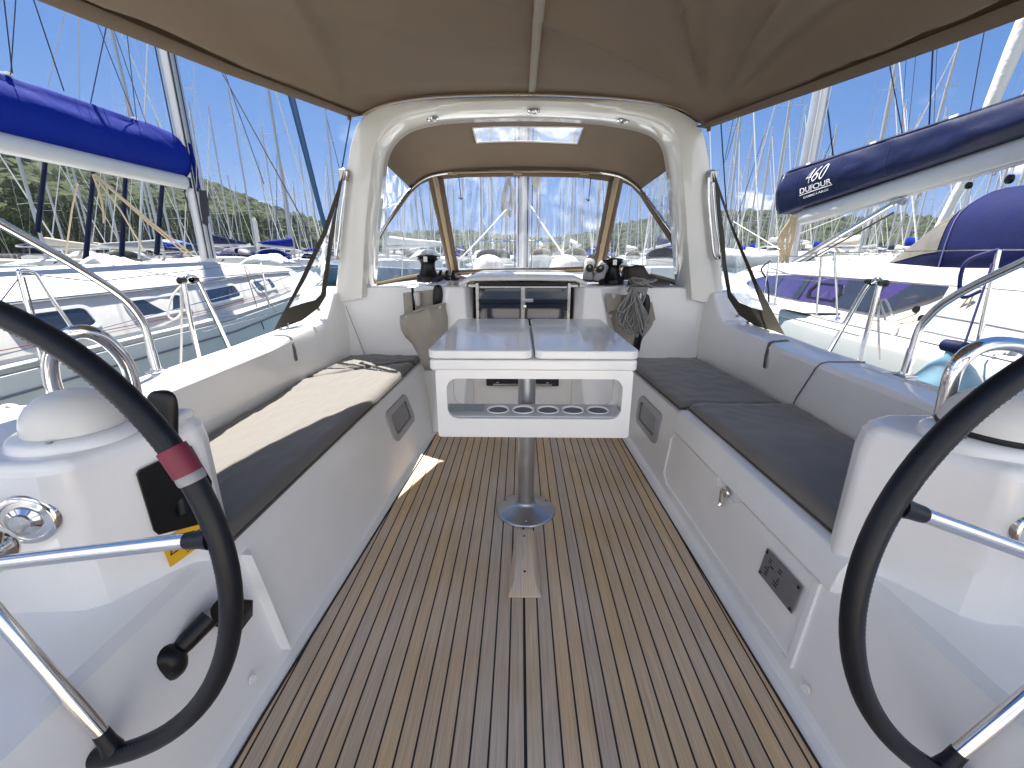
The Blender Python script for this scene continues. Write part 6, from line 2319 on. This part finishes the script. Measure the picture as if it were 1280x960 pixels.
wb = MB().loft([[rcab(y, u) + Vector((-.012, 0, 0)) for y, u in wlo], [rcab(y, u) + Vector((-.012, 0, 0)) for y, u in whi]], closed=False).build('window_band', PURPLE, rb)
dk = [(4.05, .80), (4.75, .16), (4.95, .155), (4.62, .79)]
MB().prism([rcab(y, u) + Vector((-.016, 0, 0)) for y, u in dk], (.004, 0, 0)).build('dark_pane', DARKGL, wb)
for y0_, y1_ in ((4.95, 5.55), (6.3, 6.45), (7.1, 7.3)):
    MB().prism([rcab(y0_, .18) + Vector((-.018, 0, 0)), rcab(y1_, .17) + Vector((-.018, 0, 0)), rcab(y1_, .78) + Vector((-.018, 0, 0)), rcab(y0_, .78) + Vector((-.018, 0, 0))], (.004, 0, 0)).build('dark_pane', DARKGL, wb)
wp = [rcab(y, u) + Vector((-.022, 0, 0)) for y, u in ((5.55, .25), (6.15, .25), (6.2, .45), (6.1, .66), (5.6, .66), (5.5, .45))]
cen = sum(wp, Vector()) / 6
MB().ring(wp, [cen + (p - cen) * .8 for p in wp], (.006, 0, 0)).build('opening_frame', BLACK, wb)
# coaming beside the cockpit, sweeping aft
MB().loft([[Vector((CR - 1.72, y, .40)), Vector((CR - 1.56, y, zt)), Vector((CR - 1.25, y, zt + .03)), Vector((CR - .9, y, zt + .03)), Vector((CR - .85, y, .42))] for y, zt in ((-3.2, .62), (-1, .74), (1.5, .84), (3.2, .90), (4.0, .93))]).build('coaming', DECK, rb, bevel=.03, seg=3, angle=30)
MB().loft([[Vector((CR + 1.72, y, .40)), Vector((CR + 1.56, y, zt)), Vector((CR + 1.25, y, zt + .03)), Vector((CR + .9, y, zt + .03)), Vector((CR + .85, y, .42))] for y, zt in ((-3.2, .62), (-1, .74), (1.5, .84), (3.2, .90))]).build('coaming', DECK, rb, bevel=.03, seg=3, angle=30)
m = MB()
for q in ((1146, 387), (1153, 398)):
    p = at(*q, X=CR - 1.66)
    m.lathe([(0, .02), (.03, .018), (.036, 0)], p, 18, (-1, 0, .2))
m.build('rope_guide', BLACK, rb)
m = MB()
for k, q in enumerate((((1118, 402), (1146, 392)), ((1120, 406), (1153, 399)), ((1060, 398), (1118, 402)))):
    m.tube([at(*q[0], X=CR - 1.7), at(*q[1], X=CR - 1.67)], .008, 6)
m.tube(smooth_path([at(*q, X=CR - 1.62) for q in ((1214, 368), (1200, 385), (1189, 400), (1195, 404), (1208, 385), (1216, 370))], 5), .006, 6)
tag(m.build('sheet_lines', ROPET), 'tan control lines running along the right yacht side deck', 'rope')
# hood
rh = thing('neighbour_sprayhood', (CR, 4.2, 1.0), 'navy canvas sprayhood with tan tinted side window on the right yacht', 'sprayhood')
rows = []
for y, w, zt, zb_ in ((5.6, .88, 1.06, 1.03), (5.25, .98, 1.34, .99), (4.92, 1.06, 1.62, .97), (4.6, 1.14, 1.79, .95), (4.0, 1.2, 1.83, .93), (3.3, 1.24, 1.80, .92)):
    rg = []
    for k in range(25):
        a = PI * k / 24
        ca, sa = math.cos(a), math.sin(a)
        rg.append(Vector((CR - w * (abs(ca) ** .5) * (1 if ca > 0 else -1), y + .02 * noise.noise(Vector((k * .4, y, 1))), zb_ + (zt - zb_) * (sa ** .5) + .012 * noise.noise(Vector((k * .5, y * 2, 3))))))
    rows.append(rg)
MB().loft(rows, closed=False).build('hood_canvas', NAVYH, rh, solid=.006, angle=60)


def hoodpt(t, k, off=.02):
    i = min(len(rows) - 2, int(t))
    f = t - i
    k0 = int(k)
    g0 = k - k0
    p = rows[i][k0].lerp(rows[i][k0 + 1], g0).lerp(rows[i + 1][k0].lerp(rows[i + 1][k0 + 1], g0), f)
    c = Vector((CR, p.y + .3, 1.0))
    return p + (p - c).normalized() * off


pane = MB().grid(lambda u, v: hoodpt(lerp(.1, 2.7, u), lerp(.8, 7.5, v), .014), 14, 14)
pane.build('side_window', TANV, rh, angle=70)
MB().tube([rows[3][k] + (rows[3][k] - Vector((CR, 4.6, 1.2))).normalized() * .008 for k in range(25)], .008, 6).build('seam', mat('hood_seam', (.10, .10, .25), .8), rh)
MB().tube([hoodpt(t, .25, .012) for t in (0, 1, 2, 3, 4, 5)], .02, 6, flat=.6).build('lower_hem', NAVYH, rh)
# mast
rm = MB().loft([[Vector((CR - .1 + x * 1.1, 8.9 + y * 1.1 - (z - 1) * .014, z)) for x, y in prof] for z in (.9, 8, 18)]).build('mast', MASTM, rb, angle=60)
MB().tube([(CR - .17, 8.75, 1.2), (CR - .17, 8.6, 13)], .010, 6).tube([(CR - .02, 8.75, 1.2), (CR - .02, 8.6, 13)], .010, 6).build('halyards', ROPEW, rm)
for z in (6.8, 11.2):
    MB().tube([(CR - 1.3, 8.6, z), (CR - .1, 8.82, z + .05), (CR + 1.1, 8.6, z)], .03, 8).build('spreader', MASTM, rm)
# boom rising aft
X5 = CR - .3
rboom = thing('boom', tuple(at(1005, 272, X=X5)), 'pale grey boom of the right yacht with black blocks hanging beneath it', 'boom')
p0, p1 = at(1004, 272, X=X5), at(1285, 186, X=X5)
dd = (p1 - p0)
p2 = p0 + dd * 1.5
hb0 = (at(1003, 263, X=X5) - at(1007, 281, X=X5)).length / 2
rings = []
for p in (p0, p1, p2):
    rings.append([p + Vector((.085 * math.cos(2 * PI * k / 16), 0, hb0 * .92 * math.sin(2 * PI * k / 16))) for k in range(16)])
MB().loft(rings).build('boom_spar', BOOMW, rboom, angle=60)
MB().tube([p0 + Vector((-.05, -.1, -.09)), p2 + Vector((-.05, 0, -.10))], .012, 6).build('boom_track', MASTM, rboom)
for q, sz in (((1211, 232), .038), ((1262, 224), .046)):
    c = at(*q, X=X5)
    bl = MB().lathe([(0, -.022), (sz * .8, -.022), (sz, -.014), (sz, .014), (sz * .8, .022), (0, .022)], c, 24, (1, -.2, 0)).build('block', BLACK, rboom, angle=50)
    MB().tube([c + Vector((0, 0, sz * .8)), c + Vector((0, 0, sz + .09))], .012, 8).build('shackle', STEEL, bl)
for q in ((1150, 243), (1243, 215), (1004, 282)):
    c = at(*q, X=X5)
    MB().tube([c + Vector((0, .02 * math.cos(a), .025 * math.sin(a) - .01)) for a in [2 * PI * k / 12 for k in range(12)]], .005, 5, closed=True).build('eye', STEEL2, rboom)
m = MB().tube([at(1000, 292, X=X5 - .05), at(1060, 268, X=X5 - .05), at(1240, 214, X=X5 - .05), at(1290, 200, X=X5 - .05)], .006, 6)
tag(m.build('reefing_line', ROPEW), 'white line strung just below the right boom', 'rope')
vang = thing('boom_strut', tuple(at(992, 328, X=X5)), 'thick grey strut slanting from the right mast foot up to the boom', 'strut')
a, b_ = at(990, 330, X=X5 - .02), at(1118, 254, X=X5 - .02)
MB().tube([a, a.lerp(b_, .55)], .050, 14).build('strut_tube', ALU, vang)
MB().tube([a.lerp(b_, .53), b_], .040, 14).build('inner_tube', STEEL, vang)
MB().box(b_ + Vector((0, -.06, .03)), (.06, .22, .08), rx=.35).build('boom_bracket', ALU, vang, bevel=.01)
MB().tube([a + Vector((0, -.05, -.09)), b_ + Vector((0, -.02, -.12))], .012, 8).build('tackle', ROPED, vang)
# cover with lettering
rc = thing('sail_cover', tuple(at(1000, 240, X=X5)), 'navy boom bag lettered 460 DUFOUR in white along the right boom', 'sail cover')
q_t0, q_t1 = at(990, 214, X=X5), at(1285, 120, X=X5)
q_b0, q_b1 = at(983, 268, X=X5), at(1285, 171, X=X5)
Yc0, Yc1 = q_b0.y + .0, q_b1.y
rings = []
NR = 64
EXT = 1.45


def cov_pt(t, zz, side):
    """t along (0 mast end .. 1 frame edge .. EXT aft), zz 0 bottom .. 1 top; side -1 faces us"""
    top = q_t0.lerp(q_t1, t)
    bot = q_b0.lerp(q_b1, t)
    y = lerp(bot.y, top.y, zz * .5)
    z = lerp(bot.z, top.z, zz)
    w = .06 + .135 * math.sin(PI * min(1, .12 + zz * .80)) ** .8
    if zz > .96:
        w *= .55
    nn = noise.noise(Vector((y * .9, zz * 2.5, 3 + side))) * .028 + (1 - abs(noise.noise(Vector((y * 1.2 - zz, zz * 2, 8 + side))))) ** 6 * .02
    return Vector((X5 + side * (w + nn * min(1, zz * 5)), y, z))


for i in range(NR + 1):
    t = EXT * i / NR
    rg = [cov_pt(t, k / 14, -1) for k in range(15)] + [cov_pt(t, k / 14, 1) for k in range(14, -1, -1)]
    rings.append(rg)
cc = MB().loft(rings).build('cover_cloth', NAVY, rc, angle=75)
# panel seams, zip lip and white tabs
for t in (.13, .39, .62):
    MB().tube([cov_pt(t, k / 14, -1) + Vector((-.004, 0, 0)) for k in range(1, 14)], .003, 5).build('panel_seam', mat('cover_seam', (.03, .03, .12), .6), cc)
MB().loft([[cov_pt(EXT * k / 30, .955, -1) + Vector((-.012, 0, 0)) for k in range(31)], [cov_pt(EXT * k / 30, 1.03, -1) + Vector((.03, 0, .01)) for k in range(31)]], closed=False).build('zip_lip', NAVY, rc, solid=.006, angle=70)
for q in (.15, .51, .81):
    p = cov_pt(q, .985, -1)
    MB().box(p + Vector((-.015, 0, .01)), (.02, .11, .045)).build('white_tab', WHITE, rc, bevel=.006)
MB().loft([[p + Vector((0, .0, 0)) for p in (cov_pt(0, 0, -1), cov_pt(0, .5, -1), cov_pt(0, .95, -1))], [p + Vector((.03, .16, .02)) for p in (cov_pt(0, .1, -1), cov_pt(0, .5, -1), cov_pt(0, .9, -1))]], closed=False).build('end_flap', NAVY, rc, solid=.01)


def text_mesh(name, body, size, M_, shear=0.0, bold=0.0, spacing=1.0):
    cu = bpy.data.curves.new(name, 'FONT')
    cu.body = body
    cu.size = size
    cu.shear = shear
    cu.offset = bold
    cu.align_x = 'CENTER'
    cu.space_character = spacing
    cu.resolution_u = 4
    o = bpy.data.objects.new(name, cu)
    C.objects.link(o)
    dg = bpy.context.evaluated_depsgraph_get()
    dg.update()
    me = bpy.data.meshes.new_from_object(o.evaluated_get(dg))
    bpy.data.objects.remove(o)
    bm = bmesh.new()
    bm.from_mesh(me)
    bmesh.ops.triangulate(bm, faces=bm.faces)
    bmesh.ops.subdivide_edges(bm, edges=[e for e in bm.edges if e.calc_length() > size * .25], cuts=1)
    vs = [v.co.copy() for v in bm.verts]
    fs = [tuple(v.index for v in f.verts) for f in bm.faces]
    bm.free()
    return vs, fs


def letter(body, t, zz, w_t, h_z, shear, sq, bold=0.0, name='lettering'):
    """Lay lettering on the cover cloth: centre (t, zz); w in t units, h in zz units."""
    vs, fs = text_mesh(name, body, 1.0, WHITE, shear, bold)
    xs = [v.x for v in vs]
    ys_ = [v.y for v in vs]
    cx_, wx = (min(xs) + max(xs)) / 2, max(xs) - min(xs)
    cy_, hy = (min(ys_) + max(ys_)) / 2, max(ys_) - min(ys_)
    out = []
    for v in vs:
        tt = t + (v.x - cx_) / wx * w_t
        z2 = zz + (v.y - cy_) / hy * h_z
        out.append(cov_pt(tt, z2, -1) + Vector((-.012, 0, 0)))
    MB().add(out, fs).build(name, WHITE, cc, solid=.004, smooth=False)


letter('460', .262, .66, .130, .33, .35, 1, -.02)
letter('DUFOUR', .262, .37, .205, .125, 0, 1, .006)
letter('GRAND LARGE', .262, .20, .16, .05, 0, 1, 0)
MB().loft([[cov_pt(t, .283, -1) + Vector((-.012, 0, 0)) for t in (.157, .262, .367)], [cov_pt(t, .268, -1) + Vector((-.012, 0, 0)) for t in (.157, .262, .367)]], closed=False).build('underline', WHITE, cc, solid=.004)
# tan halyard bundle hanging at the right mast
hb2 = thing('halyard_bundle', tuple(at(982, 280, Y=8.3)), 'bundle of tan halyards hanging at the right yacht mast below the navy cover', 'rope')
m = MB()
for k in range(15):
    a = at(rnd.uniform(986, 996), 270, Y=8.2)
    c = at(rnd.uniform(972, 992), 300, Y=8.15)
    b_ = at(rnd.uniform(972, 990), 328 + rnd.uniform(-8, 3), Y=8.2)
    m.tube(smooth_path([a, c, b_], 5), .013, 6)
m.build('ropes', ROPET, hb2)

# stanchions of the right yacht
labs = ['thick steel stanchion on the right yacht beside its navy sprayhood', 'steel stanchion on the right yacht near the dark end of its windows', 'steel stanchion on the right yacht between the window band and our gate', 'farthest steel stanchion on the right yacht by the purple windows', 'short steel stanchion on the right yacht beside the farthest one']
tops = []
for i, (px, X) in enumerate(((((1249, 312), (1222, 432)), CR - 1.83), (((1043, 316), (1047, 400)), CR - 1.80), (((1027, 321), (1020, 396)), CR - 1.80), (((973, 320), (968, 387)), CR - 1.75), (((962, 326), (953, 378)), CR - 1.72))):
    tops.append(stan(px, X, 0, labs[i], 'stanchions of the right yacht', .017 if i == 0 else .0125))
tag(MB().tube(smooth_path([tops[2], (tops[2] + tops[1]) / 2 + Vector((0, 0, .03)), tops[1]], 5), .012, 8).build('rail_loop', STEEL), 'small curved steel loop joining two stanchions of the right yacht', 'rail')
a9 = at(1300, 312, X=CR - 1.83)
for dz, lab in ((0, 'upper guard wire of the right yacht'), (-.28, 'lower guard wire of the right yacht')):
    tag(MB().tube([a9 + Vector((0, 0, dz)), tops[0] + Vector((0, 0, dz)), tops[1] + Vector((0, 0, dz)), tops[2] + Vector((0, 0, dz)), tops[3] + Vector((0, 0, dz)), Vector((CR - 1.0, 10.3, 1.25 + dz))], .0045, 5).build('lifeline', STEEL2), lab, 'lifeline', 'guard wires of the right yacht')
tag(MB().tube(smooth_path([tops[0], tops[0] + Vector((-.12, .1, -.1)), tops[0] + Vector((-.06, .12, -.35)), tops[0] + Vector((-.02, .02, -.3))], 6), .014, 8).build('tied_line', ROPEN), 'navy line knotted round the thick stanchion by the navy sprayhood', 'rope')
tag(MB().tube(smooth_path([tops[4] + Vector((0, -.02, 0)), tops[4] + Vector((-.10, 0, -.12)), tops[4] + Vector((.03, .02, -.3)), tops[4] + Vector((.10, .02, -.6))], 6), .012, 8).build('tied_line', ROPED), 'black strap tied at the short far stanchion of the right yacht', 'rope')
tag(MB().tube([at(917, 277, Y=9.5), at(975, 312, Y=7.2)], .007, 6).build('white_line', ROPEW), 'thin white line slanting down beside the right arch leg', 'rope')
tag(heap(at(1010, 382, X=CR - 1.65), .5, .7, .10, 4).build('coiled_line', ROPEW), 'white coiled line heaped on the right yacht side deck', 'rope')

# blue fender between the hulls on the right
X3 = 3.22
fd = thing('fender', (X3, 3.1, .3), 'pale blue bucket-shaped fender hung between our hull and the right yacht', 'fender')
c = at(1182, 482, X=X3)
pr = [(.0, .30), (.05, .29), (.06, .22), (.13, .15), (.20, .03), (.22, -.15), (.21, -.35), (.12, -.45), (0, -.46)]
MB().lathe(pr, c, 36).build('fender_body', FENDER, fd, angle=70)
MB().lathe([(0, .08), (.045, .075), (.05, .0), (.05, -.08), (0, -.09)], c + Vector((-.02, 0, .30)), 20, (0, 1, 0)).build('fender_cap', NAVY, fd, angle=60)
MB().tube([c + Vector((0, 0, .32)), at(1203, 438, X=X3 + .05), at(1240, 330, X=3.48)], .008, 7).build('fender_line', ROPEN, fd)

# masts, wires and sails in the sky on the right
tag(MB().tube([at(1292, 5, Y=12), at(1268, 60, Y=12), at(1240, 128, Y=12), at(1205, 225, Y=12), at(1148, 332, Y=12)], [.19, .17, .14, .11, .07], 12).build('furled_headsail', CLOTHW), 'white furled headsail slanting down behind the navy boom cover', 'sail')
for i, (q0, q1, r_, M_, Y_, lab) in enumerate((
        ((1109, 65), (1130, 178), .009, ROPED, 9, 'dark stay slanting right of the right mast'),
        ((1167, 42), (1161, 166), .012, NAVY, 9, 'thick navy stay rising vertically above the navy cover'),
        ((1172, 42), (1167, 165), .004, ROPED, 9, 'thin wire right beside the thick navy stay'),
        ((1234, 18), (1211, 150), .008, ROPED, 9, 'dark stay leaning right above the navy cover near the picture edge'),
        ((1134, 55), (1126, 178), .004, ROPED, 9, 'thin wire left of the thick navy stay'),
        ((1147, 48), (1134, 176), .004, ROPED, 9, 'second thin wire left of the thick navy stay'),
        ((1097, 70), (1085, 190), .003, STEEL2, 9, 'thin pale wire near the right mast'),
        ((1032, 115), (1043, 208), .013, NAVY, 10, 'navy furled stay just right of the right mast'),
        ((901, 152), (909, 275), .012, NAVY, 10, 'navy stay immediately right of the arch'),
        ((918, 142), (905, 205), .006, ROPED, 10, 'dark thin stay close to the right arch shoulder'),
        ((925, 140), (908, 200), .005, ROPED, 10, 'second dark thin stay close to the right arch shoulder'),
        ((1006, 105), (990, 215), .004, STEEL2, 10, 'thin wire left of the right mast'))):
    tag(MB().tube([at(*q0, Y=Y_), at(*q1, Y=Y_)], r_, 6).build('stay', M_), lab, 'stay', 'rigging wires on the right')


# ================================================================ HAZE
HAZE = 0.00012
if HAZE:
    hm = bpy.data.materials.new('thin_sea_haze')
    hm.use_nodes = True
    t = hm.node_tree
    t.nodes.clear()
    out = t.nodes.new('ShaderNodeOutputMaterial')
    pv = t.nodes.new('ShaderNodeVolumePrincipled')
    pv.inputs['Color'].default_value = (.80, .88, 1.0, 1)
    pv.inputs['Density'].default_value = HAZE
    pv.inputs['Anisotropy'].default_value = .2
    t.links.new(pv.outputs[0], out.inputs['Volume'])
    hz = MB().box((0, 500, 99), (4400, 2600, 202)).build('haze', hm, smooth=False)
    tag(hz, 'thin sea haze softening the far hills', 'haze', kind='stuff')
